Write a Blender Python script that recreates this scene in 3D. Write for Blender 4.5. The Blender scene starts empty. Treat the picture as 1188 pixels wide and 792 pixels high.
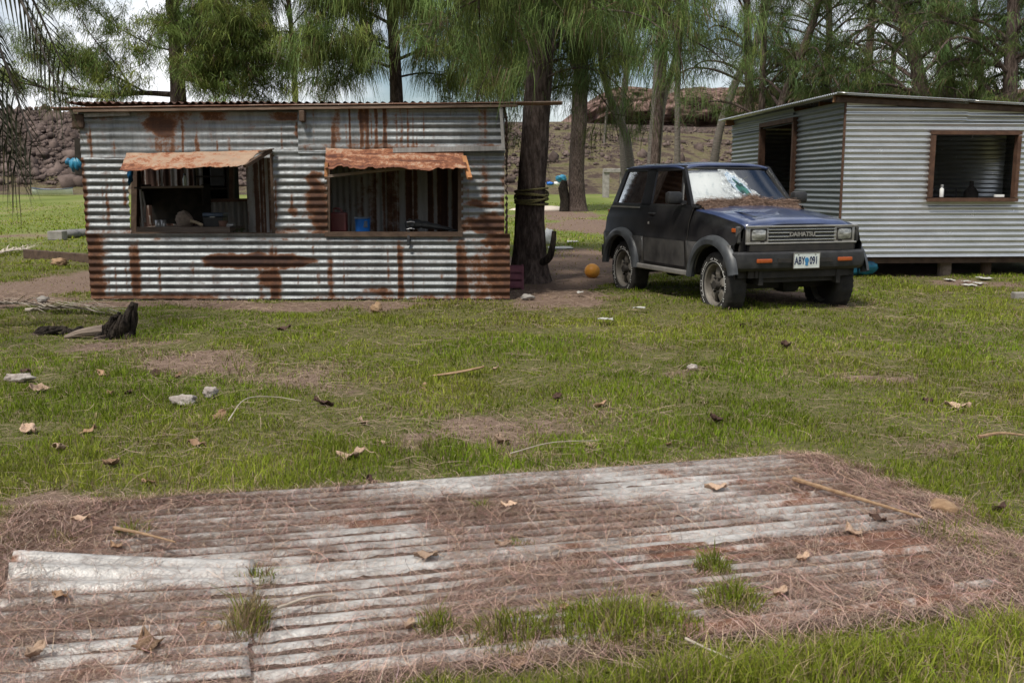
import bpy, bmesh, math, random
import numpy as np
from mathutils import Vector, Matrix
R = math.radians
S = bpy.context.scene
COL = S.collection

# ------------------------------------------------------------------ camera, sky, sun, exposure
CAM_H = 1.28
FPX = 1155.0                      # focal length in photo pixels (35 mm lens)
PITCH = math.atan(180 / FPX)
cd = bpy.data.cameras.new('camera'); cam = bpy.data.objects.new('camera', cd); COL.objects.link(cam)
cam.location = (0, 0, CAM_H); cam.rotation_euler = (R(90) - PITCH, 0, 0)
cd.lens = 35.0; cd.sensor_width = 36.0; cd.clip_end = 6000; cd.clip_start = 0.05
cd.dof.use_dof = True; cd.dof.focus_distance = 11.0; cd.dof.aperture_fstop = 11.0
S.camera = cam
S.view_settings.view_transform = 'Standard'; S.view_settings.look = 'None'
S.view_settings.exposure = 0.50; S.view_settings.gamma = 1.0
SUN_EL, SUN_AZ = R(58), R(215)    # azimuth clockwise from +Y: the sun is behind the camera, to its left
w = bpy.data.worlds.new('World'); S.world = w; w.use_nodes = True
nt = w.node_tree; nt.nodes.clear()
def N_(t, **k):
    n = nt.nodes.new(t)
    for a, b in k.items(): setattr(n, a, b)
    return n
sky = N_('ShaderNodeTexSky', sky_type='NISHITA', sun_disc=False, sun_elevation=SUN_EL, sun_rotation=SUN_AZ)
tc = N_('ShaderNodeTexCoord')
mp = N_('ShaderNodeMapping'); mp.inputs['Scale'].default_value = (1, 1, 2.2)
nz = N_('ShaderNodeTexNoise'); nz.inputs['Scale'].default_value = 2.6; nz.inputs['Detail'].default_value = 6; nz.inputs['Roughness'].default_value = .55
cr = N_('ShaderNodeValToRGB'); cr.color_ramp.elements[0].position = .40; cr.color_ramp.elements[1].position = .60
mx = N_('ShaderNodeMix', data_type='RGBA'); mx.inputs['B'].default_value = (12.0, 12.2, 12.6, 1)
bg = N_('ShaderNodeBackground'); bg.inputs['Strength'].default_value = .072
wo = N_('ShaderNodeOutputWorld')
L = nt.links.new
L(tc.outputs['Generated'], mp.inputs['Vector']); L(mp.outputs['Vector'], nz.inputs['Vector']); L(nz.outputs['Fac'], cr.inputs['Fac'])
L(sky.outputs['Color'], mx.inputs['A']); L(cr.outputs['Color'], mx.inputs['Factor'])
L(mx.outputs['Result'], bg.inputs['Color']); L(bg.outputs['Background'], wo.inputs['Surface'])
sd = bpy.data.lights.new('sun', 'SUN'); sun = bpy.data.objects.new('sun', sd); COL.objects.link(sun)
sd.energy = 3.0; sd.angle = R(8); sd.color = (1, .95, .86)
sdir = Vector((math.sin(SUN_AZ) * math.cos(SUN_EL), math.cos(SUN_AZ) * math.cos(SUN_EL), math.sin(SUN_EL)))
sun.rotation_euler = sdir.to_track_quat('Z', 'Y').to_euler()

# ------------------------------------------------------------------ helpers
rng = np.random.default_rng(7); random.seed(7)
_F = np.array([0, math.cos(PITCH), -math.sin(PITCH)]); _U = np.array([0, math.sin(PITCH), math.cos(PITCH)])
def ray(px, py): return _F + _U * (396 - py) / FPX + np.array([1., 0, 0]) * (px - 594) / FPX
def at(px, py, Y):
    d = ray(px, py); return np.array([0, 0, CAM_H]) + d * (Y / d[1])
def gr(px, py, z=0.0):
    d = ray(px, py); return np.array([0, 0, CAM_H]) + d * ((z - CAM_H) / d[2])

_lat = np.random.default_rng(99).random((256, 256))
def vnoise(x, y, seed=0):
    x = np.asarray(x, float) + seed * 17.37; y = np.asarray(y, float) + seed * 41.11
    xi = np.floor(x).astype(int); yi = np.floor(y).astype(int); fx = x - xi; fy = y - yi
    fx = fx * fx * (3 - 2 * fx); fy = fy * fy * (3 - 2 * fy)
    g = lambda a, b: _lat[a % 256, b % 256]
    return (g(xi, yi) * (1 - fx) + g(xi + 1, yi) * fx) * (1 - fy) + (g(xi, yi + 1) * (1 - fx) + g(xi + 1, yi + 1) * fx) * fy
def fbm(x, y, seed=0, o=4):
    s = 0; a = .5; t = 0
    for i in range(o):
        s = s + a * vnoise(np.asarray(x) * 2 ** i, np.asarray(y) * 2 ** i, seed + i); t += a; a *= .5
    return s / t
def sstep(a, b, x): t = np.clip((x - a) / (b - a), 0, 1); return t * t * (3 - 2 * t)

def empty(name, loc, label=None, cat=None, group=None, rotz=0):
    o = bpy.data.objects.new(name, None); COL.objects.link(o); o.location = loc; o.rotation_euler = (0, 0, rotz); o.empty_display_size = .2
    if label: tag(o, label, cat, group)
    return o
def tag(o, label=None, cat=None, group=None, kind=None):
    if label: o['label'] = label
    if cat: o['category'] = cat
    if group: o['group'] = group
    if kind: o['kind'] = kind
    return o
def mk(name, V, F, mat, parent=None, origin=None, smooth=False, local=False, attrs=None, col=None):
    """one mesh object; V in world coordinates (local=True: in the parent's coordinates)"""
    V = np.asarray(V, float).reshape(-1, 3)
    org = np.zeros(3)
    if parent is not None and not local: org = np.array(parent.matrix_basis.translation)
    if parent is not None and not local and parent.parent is not None: org = org + np.array(parent.parent.matrix_basis.translation)
    if parent is None and origin is not None: org = np.asarray(origin, float)
    V = V - org
    me = bpy.data.meshes.new(name)
    if isinstance(F, np.ndarray):
        n, k = F.shape
        me.vertices.add(len(V)); me.vertices.foreach_set('co', V.ravel())
        me.loops.add(n * k); me.loops.foreach_set('vertex_index', F.ravel().astype(np.int32))
        me.polygons.add(n); me.polygons.foreach_set('loop_start', np.arange(0, n * k, k, dtype=np.int32))
        me.update(calc_edges=True)
    else:
        me.from_pydata([tuple(v) for v in V], [], [tuple(int(i) for i in f) for f in F])
    if smooth: me.shade_smooth()
    if attrs:
        for k, v in attrs.items():
            a = me.attributes.new(k, 'FLOAT', 'POINT'); a.data.foreach_set('value', np.asarray(v, np.float32).ravel())
    if col is not None:
        a = me.attributes.new('col', 'FLOAT_COLOR', 'POINT')
        c = np.ones((len(V), 4), np.float32); c[:, :3] = col; a.data.foreach_set('color', c.ravel())
    if mat: me.materials.append(mat)
    me.update(); me.validate(verbose=False)
    o = bpy.data.objects.new(name, me); COL.objects.link(o)
    if parent is not None: o.parent = parent
    elif origin is not None: o.location = org
    return o

class MB:
    """collects simple shapes into one mesh"""
    def __init__(s): s.v = []; s.f = []
    def add(s, V, F):
        b = len(s.v); s.v.extend([tuple(map(float, p)) for p in V]); s.f.extend([tuple(int(i) + b for i in f) for f in F]); return s
    def box(s, c, d, rot=None, bev=0.0):
        c = np.array(c, float); h = np.array(d, float) / 2
        if bev > 0:
            bm = bmesh.new(); bmesh.ops.create_cube(bm, size=1)
            for v in bm.verts: v.co = Vector((v.co.x * d[0], v.co.y * d[1], v.co.z * d[2]))
            bmesh.ops.bevel(bm, geom=bm.edges[:], offset=min(bev, min(d) * .45), segments=2, affect='EDGES', profile=.5)
            V = np.array([v.co[:] for v in bm.verts]); bm.verts.index_update(); F = [[v.index for v in f.verts] for f in bm.faces]; bm.free()
        else:
            V = np.array([[x, y, z] for x in (-1, 1) for y in (-1, 1) for z in (-1, 1)]) * h
            F = [(0, 1, 3, 2), (4, 6, 7, 5), (0, 4, 5, 1), (2, 3, 7, 6), (0, 2, 6, 4), (1, 5, 7, 3)]
        if rot is not None: V = V @ np.array(rot).T
        return s.add(V + c, F)
    def bar(s, a, b, w, t, up=(0, 0, 1), bev=0.0):
        a = np.array(a, float); b = np.array(b, float); x = b - a; l = np.linalg.norm(x); x /= l
        y = np.cross(up, x); n = np.linalg.norm(y); y = y / n if n > 1e-6 else np.array([0, 1., 0]); z = np.cross(x, y)
        return s.box((a + b) / 2, (l, w, t), np.stack([x, y, z], 1), bev)
    def tube(s, P, r, n=10, caps=True):
        V, F = tube(P, r, n, caps); return s.add(V, F)
    def prism(s, poly, axis, a, b):
        """2-D outline extruded from a to b along axis ('x','y','z')"""
        n = len(poly); V = []
        for h in (a, b):
            for p, q in poly: V.append({'x': (h, p, q), 'y': (p, h, q), 'z': (p, q, h)}[axis])
        F = [tuple(range(n))[::-1], tuple(range(n, 2 * n))] + [(i, (i + 1) % n, n + (i + 1) % n, n + i) for i in range(n)]
        return s.add(V, F)
    def build(s, name, mat, parent=None, **k): return mk(name, s.v, s.f, mat, parent, **k)

def frame_of(d):
    d = d / np.linalg.norm(d); u = np.array([0, 0, 1.]) if abs(d[2]) < .9 else np.array([1., 0, 0])
    x = np.cross(u, d); x /= np.linalg.norm(x); return x, np.cross(d, x)
def tube(P, r, n=10, caps=True):
    P = np.asarray(P, float); m = len(P); r = np.broadcast_to(np.asarray(r, float), (m,))
    T = np.gradient(P, axis=0); V = []; x, y = frame_of(T[0])
    for i in range(m):
        t = T[i] / (np.linalg.norm(T[i]) + 1e-9); x = x - t * (x @ t); x /= np.linalg.norm(x) + 1e-9; y = np.cross(t, x)
        a = np.arange(n) * 2 * math.pi / n
        V.append(P[i] + r[i] * (np.cos(a)[:, None] * x + np.sin(a)[:, None] * y))
    V = np.concatenate(V); F = []
    for i in range(m - 1):
        for j in range(n): k = (j + 1) % n; F.append((i * n + j, i * n + k, (i + 1) * n + k, (i + 1) * n + j))
    if caps: F.append(tuple(range(n))[::-1]); F.append(tuple(range((m - 1) * n, m * n)))
    return V, F
def spline(P, m=20):
    P = np.asarray(P, float); n = len(P)
    if n < 3: return np.array([P[0] + (P[-1] - P[0]) * t for t in np.linspace(0, 1, m)])
    out = []; Q = np.vstack([2 * P[0] - P[1], P, 2 * P[-1] - P[-2]])
    for t in np.linspace(0, n - 1 - 1e-6, m):
        i = int(t); u = t - i; a, b, c, d = Q[i:i + 4]
        out.append(.5 * (2 * b + (c - a) * u + (2 * a - 5 * b + 4 * c - d) * u * u + (3 * b - a - 3 * c + d) * u ** 3))
    return np.array(out)
def lathe(prof, n=16, c=(0, 0, 0)):
    V = []; F = []; m = len(prof)
    for r, z in prof:
        for j in range(n): a = 2 * math.pi * j / n; V.append((c[0] + r * math.cos(a), c[1] + r * math.sin(a), c[2] + z))
    for i in range(m - 1):
        for j in range(n): k = (j + 1) % n; F.append((i * n + j, i * n + k, (i + 1) * n + k, (i + 1) * n + j))
    F.append(tuple(range(n))[::-1]); F.append(tuple(range((m - 1) * n, m * n)))
    return V, F
def gridf(nu, nv, keep=None):
    i, j = np.meshgrid(np.arange(nu - 1), np.arange(nv - 1), indexing='ij')
    F = np.stack([i * nv + j, (i + 1) * nv + j, (i + 1) * nv + j + 1, i * nv + j + 1], -1).reshape(-1, 4)
    if keep is not None: F = F[keep.ravel()]
    return F
def corr(o, U, V, N, lu, lv, pitch=.08, amp=.009, du=.06, dv=.0095, dent=0.0, seed=0, holes=(), rust=None, ampf=None, warp=None, phase=0.0, ragged=0.0):
    """corrugated sheet: ridges run along U, waves along V; returns verts, faces, rust attribute"""
    o, U, V, N = [np.asarray(a, float) for a in (o, U, V, N)]
    nu = max(2, int(round(lu / du)) + 1); nv = max(3, int(round(lv / dv)) + 1)
    u = np.linspace(0, lu, nu)[:, None] + np.zeros((1, nv)); v = np.linspace(0, lv, nv)[None, :] + np.zeros((nu, 1))
    if ragged:
        u = u + ((u < du / 2) * 1. - (u > lu - du / 2)) * ragged * (fbm(v * 9, v * 0 + 3, seed + 5) - .3)
    A = amp * (ampf(u, v) if ampf else 1.0)
    h = A * np.cos(2 * math.pi * v / pitch + phase + .5 * (fbm(u * .6, v * .7, seed + 3) - .5) * (dent > 0)) + dent * (fbm(u * 1.7, v * 2.3, seed) - .5) * 2 + dent * .5 * (fbm(u * 7, v * 9, seed + 8) - .5)
    if warp: h = h + warp(u, v)
    P = o + u[..., None] * U + v[..., None] * V + h[..., None] * N
    keep = np.ones((nu - 1, nv - 1), bool); uc = (u[:-1, :-1] + u[1:, 1:]) / 2; vc = (v[:-1, :-1] + v[1:, 1:]) / 2
    for (a, b, c, d) in holes: keep &= ~((uc > a) & (uc < b) & (vc > c) & (vc < d))
    r = rust(u, v) if rust else np.zeros_like(u)
    return P.reshape(-1, 3), gridf(nu, nv, keep), np.clip(r + np.zeros_like(u), 0, 1.5).ravel()

def trunk_mesh(P, r, seed, n=28, m_=90, rough=.16, flare=0.0):
    P = spline(P, m_); rr = np.interp(np.linspace(0, 1, m_), np.linspace(0, 1, len(r)), r); V, _ = tube(P, rr, n); F = gridf(1, 1) if False else None
    V = V.reshape(m_, n, 3); ang = np.arange(n) * 2 * math.pi / n; z = V[:, :, 2]
    f_ = fbm(np.cos(ang)[None, :] * 2.2 + 10 + 0 * z, np.sin(ang)[None, :] * 2.2 + z * .55 + seed, seed, 4) - .5; g_ = fbm(np.cos(ang)[None, :] * 6 + 10 + 0 * z, np.sin(ang)[None, :] * 6 + z * 1.5 + seed, seed + 2, 3) - .5
    low = np.exp(-np.maximum(z - P[0][2], 0) / .35); s_ = 1 + rough * 2 * f_ + rough * .9 * g_ + flare * low * (1 + 1.6 * (vnoise(np.cos(ang) * 2 + 7, np.sin(ang) * 2 + 7, seed + 5)[None, :] - .3))
    V = P[:, None] + (V - P[:, None]) * s_[..., None]; F = []
    for i in range(m_ - 1):
        for j in range(n): k = (j + 1) % n; F.append((i * n + j, i * n + k, (i + 1) * n + k, (i + 1) * n + j))
    F.append(tuple(range((m_ - 1) * n, m_ * n))); return V.reshape(-1, 3), F, P, rr

# ------------------------------------------------------------------ materials
def newmat(name):
    m = bpy.data.materials.new(name); m.use_nodes = True; t = m.node_tree
    return m, t, t.nodes['Principled BSDF'], t.links.new
def node(t, ty, **k):
    n = t.nodes.new(ty)
    for a, b in k.items(): setattr(n, a, b)
    return n
def noise_n(t, scale, detail=4, rough=.6, stretch=(1, 1, 1)):
    tcn = node(t, 'ShaderNodeTexCoord'); m = node(t, 'ShaderNodeMapping'); m.inputs['Scale'].default_value = stretch
    n = node(t, 'ShaderNodeTexNoise'); n.inputs['Scale'].default_value = scale; n.inputs['Detail'].default_value = detail; n.inputs['Roughness'].default_value = rough
    t.links.new(tcn.outputs['Object'], m.inputs['Vector']); t.links.new(m.outputs['Vector'], n.inputs['Vector']); return n
def ramp_n(t, stops):
    r = node(t, 'ShaderNodeValToRGB'); e = r.color_ramp.elements
    while len(e) < len(stops): e.new(.5)
    for i, (p, c) in enumerate(stops): e[i].position = p; e[i].color = tuple(c) + (1,) if len(c) == 3 else c
    return r
def mathn(t, op, a, b=None):
    n = node(t, 'ShaderNodeMath', operation=op)
    for i, x in enumerate((a, b)):
        if x is None: continue
        if isinstance(x, (int, float)): n.inputs[i].default_value = x
        else: t.links.new(x, n.inputs[i])
    return n.outputs[0]
def pmat(name, c1, c2=None, scale=8, rough=.7, metal=0.0, bump=0.0, stretch=(1, 1, 1), spec=.5, detail=5, coat=0.0, rnd=0.0, lo=.35, hi=.65, bscale=None):
    """principled material with two colours mixed by noise, optional bump"""
    m, t, b, l = newmat(name); b.inputs['Roughness'].default_value = rough; b.inputs['Metallic'].default_value = metal
    b.inputs['Specular IOR Level'].default_value = spec; b.inputs['Coat Weight'].default_value = coat
    n = noise_n(t, scale, detail, .6, stretch)
    r = ramp_n(t, [(lo, c1), (hi, c2 or c1)]); l(n.outputs['Fac'], r.inputs['Fac']); out = r.outputs['Color']
    if rnd:
        oi = node(t, 'ShaderNodeObjectInfo'); hs = node(t, 'ShaderNodeHueSaturation')
        mr = node(t, 'ShaderNodeMapRange'); mr.inputs['To Min'].default_value = 1 - rnd; mr.inputs['To Max'].default_value = 1 + rnd
        l(oi.outputs['Random'], mr.inputs['Value']); l(mr.outputs['Result'], hs.inputs['Value']); l(out, hs.inputs['Color']); out = hs.outputs['Color']
    l(out, b.inputs['Base Color'])
    if bump:
        n2 = noise_n(t, bscale or scale * 3, 5, .65, stretch); bn = node(t, 'ShaderNodeBump'); bn.inputs['Strength'].default_value = bump; bn.inputs['Distance'].default_value = .02
        l(n2.outputs['Fac'], bn.inputs['Height']); l(bn.outputs['Normal'], b.inputs['Normal'])
    return m
def rustmat(name, clean1, clean2, metal=.35, rough=.5, nscale=9, stretch=(1, 1, 1), amount=.62, orange=(.30, .125, .045), dark=(.085, .032, .018), cstretch=(3, 3, .5), bump=.35):
    m, t, b, l = newmat(name)
    a = node(t, 'ShaderNodeAttribute', attribute_name='rust')
    n = noise_n(t, nscale, 7, .68, stretch); n2 = noise_n(t, nscale * 5, 4, .7, stretch)
    s = mathn(t, 'ADD', a.outputs['Fac'], mathn(t, 'MULTIPLY', mathn(t, 'SUBTRACT', n.outputs['Fac'], .5), amount))
    s = mathn(t, 'ADD', s, mathn(t, 'MULTIPLY', mathn(t, 'SUBTRACT', n2.outputs['Fac'], .5), amount * .45))
    n3 = noise_n(t, 2.8, 9, .75, cstretch); rc = ramp_n(t, [(.3, clean1), (.7, clean2)]); l(n3.outputs['Fac'], rc.inputs['Fac'])
    rr = ramp_n(t, [(.22, tuple(.75 * c + .25 * o for c, o in zip(clean2, orange))), (.40, orange), (.62, tuple((o + 2 * d) / 3 for o, d in zip(orange, dark))), (.95, dark)])
    l(s, rr.inputs['Fac'])
    fac = ramp_n(t, [(.10, (0, 0, 0)), (.26, (.35, .35, .35)), (.5, (1, 1, 1))]); l(s, fac.inputs['Fac'])
    mixn = node(t, 'ShaderNodeMix', data_type='RGBA'); l(fac.outputs['Color'], mixn.inputs['Factor']); l(rc.outputs['Color'], mixn.inputs['A']); l(rr.outputs['Color'], mixn.inputs['B'])
    l(mixn.outputs['Result'], b.inputs['Base Color'])
    l(mathn(t, 'MULTIPLY', mathn(t, 'SUBTRACT', 1.0, fac.outputs['Color']), metal), b.inputs['Metallic'])
    l(mathn(t, 'ADD', mathn(t, 'ADD', mathn(t, 'MULTIPLY', fac.outputs['Color'], .92 - rough), rough - .1), mathn(t, 'MULTIPLY', n3.outputs['Fac'], .22)), b.inputs['Roughness'])
    bn = node(t, 'ShaderNodeBump'); bn.inputs['Strength'].default_value = bump; bn.inputs['Distance'].default_value = .006
    l(mathn(t, 'ADD', n2.outputs['Fac'], s), bn.inputs['Height']); l(bn.outputs['Normal'], b.inputs['Normal'])
    return m
def colmat(name, rough=.6, spec=.25, transl=0.0):
    """colour per blade / needle from the mesh's own colour attribute"""
    m, t, b, l = newmat(name); a = node(t, 'ShaderNodeAttribute', attribute_name='col'); l(a.outputs['Color'], b.inputs['Base Color'])
    b.inputs['Roughness'].default_value = rough; b.inputs['Specular IOR Level'].default_value = spec
    if transl:
        tr = node(t, 'ShaderNodeBsdfTranslucent'); l(a.outputs['Color'], tr.inputs['Color']); ms = node(t, 'ShaderNodeMixShader'); ms.inputs[0].default_value = transl
        l(b.outputs[0], ms.inputs[1]); l(tr.outputs[0], ms.inputs[2]); l(ms.outputs[0], t.nodes['Material Output'].inputs['Surface'])
    return m
def glassmat(name, tint, rough=.03, alpha=.35, ior=1.6):
    """window glass: glossy reflection over a tinted see-through pane"""
    m, t, b, l = newmat(name); t.nodes.remove(b)
    tr = node(t, 'ShaderNodeBsdfTransparent'); tr.inputs['Color'].default_value = tuple(tint) + (1,)
    gl = node(t, 'ShaderNodeBsdfGlossy'); gl.inputs['Roughness'].default_value = rough
    fr = node(t, 'ShaderNodeFresnel'); fr.inputs['IOR'].default_value = ior
    ms = node(t, 'ShaderNodeMixShader'); l(mathn(t, 'ADD', mathn(t, 'MULTIPLY', fr.outputs[0], 1.0), alpha), ms.inputs[0]); l(tr.outputs[0], ms.inputs[1]); l(gl.outputs[0], ms.inputs[2])
    l(ms.outputs[0], t.nodes['Material Output'].inputs['Surface']); return m
M = {}
M['shed'] = rustmat('weathered_galvanised', (.085, .090, .095), (.25, .265, .27), metal=.4, rough=.45, amount=1.0, orange=(.15, .062, .025), dark=(.035, .016, .011))
M['shed_in'] = rustmat('dull_galvanised', (.19, .185, .18), (.34, .33, .32), metal=.2, rough=.65, amount=.9, orange=(.13, .06, .03), dark=(.04, .018, .012))
M['roofrust'] = rustmat('rusted_roof_sheet', (.25, .2, .17), (.33, .25, .2), metal=.1, rough=.8, orange=(.17, .075, .045), dark=(.05, .025, .02))
M['awning'] = rustmat('rusted_awning_sheet', (.25, .175, .125), (.38, .265, .18), metal=.1, rough=.65, orange=(.29, .11, .05), dark=(.075, .026, .016), nscale=13, amount=1.5)
M['house'] = rustmat('new_galvanised', (.46, .475, .48), (.66, .67, .675), metal=.72, rough=.22, cstretch=(.6, .6, 2), bump=.05, nscale=5)
M['shadedtin'] = rustmat('dull_shaded_galvanised', (.16, .18, .19), (.25, .275, .285), metal=.5, rough=.5, cstretch=(.6, .6, 2), bump=.1)  # dull bluish finish; shade of trees hiding the sky is in the colour
M['tin'] = rustmat('ground_sheet_metal', (.28, .265, .25), (.58, .565, .54), metal=.3, rough=.45, orange=(.21, .095, .055), dark=(.08, .04, .03), amount=1.1, cstretch=(4, 4, 4))
M['wood'] = pmat('weathered_timber', (.15, .115, .09), (.24, .19, .155), 5, .85, bump=.5, stretch=(.6, 6, 6), spec=.2)
M['fasciawood'] = pmat('brown_fascia_timber', (.13, .085, .06), (.23, .165, .125), 5, .85, bump=.5, stretch=(.6, 6, 6), spec=.2)
M['greywood'] = pmat('grey_timber', (.20, .19, .18), (.31, .295, .28), 6, .85, bump=.4, stretch=(5, 5, .6), spec=.2)
M['darkwood'] = pmat('dark_timber', (.055, .036, .026), (.10, .066, .046), 8, .8, bump=.4, spec=.2)
M['brownwood'] = pmat('brown_timber_frame', (.062, .032, .021), (.11, .06, .038), 9, .75, bump=.35, spec=.25)
M['orangewood'] = pmat('rust_stained_wood', (.30, .12, .045), (.42, .2, .08), 12, .8, bump=.3)
M['black'] = pmat('black_plastic', (.012, .012, .013), (.025, .025, .026), 14, .5, bump=.1)
M['rubber'] = pmat('tyre_rubber', (.016, .015, .015), (.035, .032, .028), 10, .85, bump=.2, spec=.3)
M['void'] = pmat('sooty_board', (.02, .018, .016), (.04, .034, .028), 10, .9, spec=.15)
M['grass'] = colmat('grass_blades', .6, .15, .3)
M['needle'] = colmat('dry_needles', .7, .2)
M['foliage'] = colmat('casuarina_foliage', .6, .2, .3)
M['palmleaf'] = colmat('palm_leaflets', .5, .35, .2)
# ------------------------------------------------------------------ the ground
SU = np.array([.971, .239]); SV = np.array([.239, -.971]); SO = np.array([-1.69, 3.80])   # tin sheets: origin, along, across
def sheet_uv(X, Y): dx = X - SO[0]; dy = Y - SO[1]; return dx * SU[0] + dy * SU[1], dx * SV[0] + dy * SV[1]
def on_sheets(X, Y, m=0.0):
    u, v = sheet_uv(X, Y); e = .12 * (fbm(X * 3, Y * 3, 21) - .5)
    ul = np.where(v > .72, -.06, .02); ur = 3.2 - .16 * v
    return (u > ul - m + e) & (u < ur + m + e) & (v > -.02 - m + e * .5) & (v < 1.64 + m + e)
def gz(X, Y):
    X = np.asarray(X, float); Y = np.asarray(Y, float)
    z = .05 * (fbm(X * .9, Y * .9, 3) - .5) + .035 * (fbm(X * 3.1, Y * 3.1, 5) - .5)
    z = z * sstep(0, .8, np.abs(Y - 11.6) - .5) * np.where(on_sheets(X, Y, .25), .0, 1)
    z = z * (1 - sstep(18, 30, Y)) + .055 * np.exp(-((X - 2.45) ** 2 + (Y - 11.0) ** 2) / 2.6)
    return z + np.clip(Y - 45, 0, 60) * .02
patches = []   # bare earth: ellipses (x, y, rx, ry, strength)
def patch(px, py, rpx, rpy, s):
    c = gr(px, py); patches.append((c[0], c[1], abs(gr(px + rpx, py)[0] - c[0]), (gr(px, py - rpy)[1] - gr(px, py + rpy)[1]) / 2, s))
for a in [(45, 335, 85, 25, 1.3), (350, 352, 270, 5, .75), (640, 318, 70, 27, 1.3), (690, 300, 60, 16, .9), (665, 345, 45, 8, .5), (1010, 310, 90, 10, 1.0),
          (215, 425, 110, 16, .56), (330, 430, 110, 18, .5), (140, 405, 70, 9, .5), (560, 500, 90, 18, .48), (420, 435, 60, 15, .42), (660, 480, 90, 14, .42),
          (1050, 520, 60, 20, .42), (990, 440, 80, 9, .5), (830, 440, 50, 10, .4), (60, 600, 90, 20, .75), (700, 262, 80, 9, .8), (640, 250, 60, 8, .6), (40, 273, 60, 5, .6),
          (905, 350, 80, 9, .7), (1130, 330, 60, 6, .5), (1080, 640, 60, 40, .8), (1180, 690, 40, 30, .6), (380, 570, 60, 8, .35), (760, 400, 60, 10, .3)]: patch(*a)
def bare(X, Y):
    X = np.asarray(X, float); Y = np.asarray(Y, float); b = np.zeros_like(X); X0, Y0_ = X, Y
    X = X0 + (fbm(X0 * 1.1, Y0_ * 1.1, 91, 5) - .5) * 1.3 + (fbm(X0 * 4, Y0_ * 4, 92, 3) - .5) * .35; Y = Y0_ + (fbm(X0 * 1.1, Y0_ * 1.1, 93, 5) - .5) * 1.3 + (fbm(X0 * 4, Y0_ * 4, 94, 3) - .5) * .35
    for x, y, rx, ry, s in patches:
        d = ((X - x) / rx) ** 2 + ((Y - y) / ry) ** 2; b = np.maximum(b, s * np.clip(1.3 - d, 0, 1))
    X, Y = X0, Y0_
    return b + .75 * (fbm(np.asarray(X) * 1.3, np.asarray(Y) * 1.3, 11, 5) - .5) + .40 * (fbm(np.asarray(X) * 5, np.asarray(Y) * 5, 13, 3) - .5)
def axis(dense, far): return np.concatenate([-far[::-1], dense, far])
xs = np.concatenate([-np.geomspace(3000, 14.5, 40), np.linspace(-14, 14, 240), np.geomspace(14.5, 3000, 40)])
ys = np.concatenate([-np.geomspace(300, 3, 12), np.linspace(-2, 18, 220), np.geomspace(18.4, 3000, 60)])
GX, GY = np.meshgrid(xs, ys, indexing='ij'); GZ = gz(GX, GY)
bar_ = np.where((np.abs(GX) < 80) & (GY < 80), bare(GX, GY), .1)
m, t, b, l = newmat('lawn_soil'); M['ground'] = m
a = node(t, 'ShaderNodeAttribute', attribute_name='bare'); a2 = node(t, 'ShaderNodeAttribute', attribute_name='far')
n1 = noise_n(t, 2.2, 8, .65); n2 = noise_n(t, 22, 6, .7); n3 = noise_n(t, .35, 5, .6, (1, .35, 1))
s = mathn(t, 'ADD', a.outputs['Fac'], mathn(t, 'MULTIPLY', mathn(t, 'SUBTRACT', n2.outputs['Fac'], .5), .7))
dirt = ramp_n(t, [(.25, (.10, .068, .05)), (.5, (.17, .118, .09)), (.75, (.25, .185, .142))]); l(n2.outputs['Fac'], dirt.inputs['Fac'])
turf = ramp_n(t, [(.3, (.055, .06, .018)), (.5, (.105, .10, .04)), (.7, (.19, .145, .085))]); l(n2.outputs['Fac'], turf.inputs['Fac'])
field = ramp_n(t, [(.3, (.10, .13, .028)), (.52, (.145, .17, .045)), (.68, (.20, .185, .08))]); l(n3.outputs['Fac'], field.inputs['Fac'])
m1 = node(t, 'ShaderNodeMix', data_type='RGBA'); l(a2.outputs['Fac'], m1.inputs['Factor']); l(turf.outputs['Color'], m1.inputs['A']); l(field.outputs['Color'], m1.inputs['B'])
fr = ramp_n(t, [(.3, (0, 0, 0)), (.5, (1, 1, 1))]); l(s, fr.inputs['Fac'])
m2 = node(t, 'ShaderNodeMix', data_type='RGBA'); l(fr.outputs['Color'], m2.inputs['Factor']); l(m1.outputs['Result'], m2.inputs['A']); l(dirt.outputs['Color'], m2.inputs['B'])
l(m2.outputs['Result'], b.inputs['Base Color']); b.inputs['Roughness'].default_value = .95; b.inputs['Specular IOR Level'].default_value = .1
bn = node(t, 'ShaderNodeBump'); bn.inputs['Strength'].default_value = .7; bn.inputs['Distance'].default_value = .03; l(n2.outputs['Fac'], bn.inputs['Height']); l(bn.outputs['Normal'], b.inputs['Normal'])
tag(mk('ground', np.stack([GX, GY, GZ], -1).reshape(-1, 3), gridf(*GX.shape), M['ground'], smooth=True, attrs=dict(bare=bar_.ravel(), far=sstep(14, 30, GY).ravel())), kind='structure')

# hillside behind the field, a long rough slope under a rim
hx = np.linspace(-260, 260, 300); hy = np.concatenate([np.linspace(60, 175, 120), np.geomspace(177, 900, 14)])
HX, HY = np.meshgrid(hx, hy, indexing='ij')
base = 80 + 12 * (vnoise(HX * .02, HX * 0, 4) - .5) + 8 * sstep(0, 30, HX)
left = 1 - sstep(-25, 0, HX)
q = np.clip((HY - base) / 42, 0, 1)
top = 9.0 * left + 8.0 * (1 - left) + 1.6 * (fbm(HX * .03, HX * 0 + 2, 6) - .5) * (1 - left)
HZ = -.8 + 1.6 * sstep(-14, 0, HY - base) + top * (q ** 1.15 * (2 - q) * .5 + q * .5) + (.9 + 1.2 * left) * (fbm(HX * .16, HY * .16, 8, 5) - .5) * sstep(0, .2, q) * (1 - .8 * sstep(.93, 1, q))
rocky = np.clip(left * sstep(.06, .16, q) + .75 * sstep(.45, .62, fbm(HX * .09, HY * .12, 15)) * sstep(.1, .3, q), 0, 1)
m, t, b, l = newmat('hill_slope'); M['hill'] = m
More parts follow.
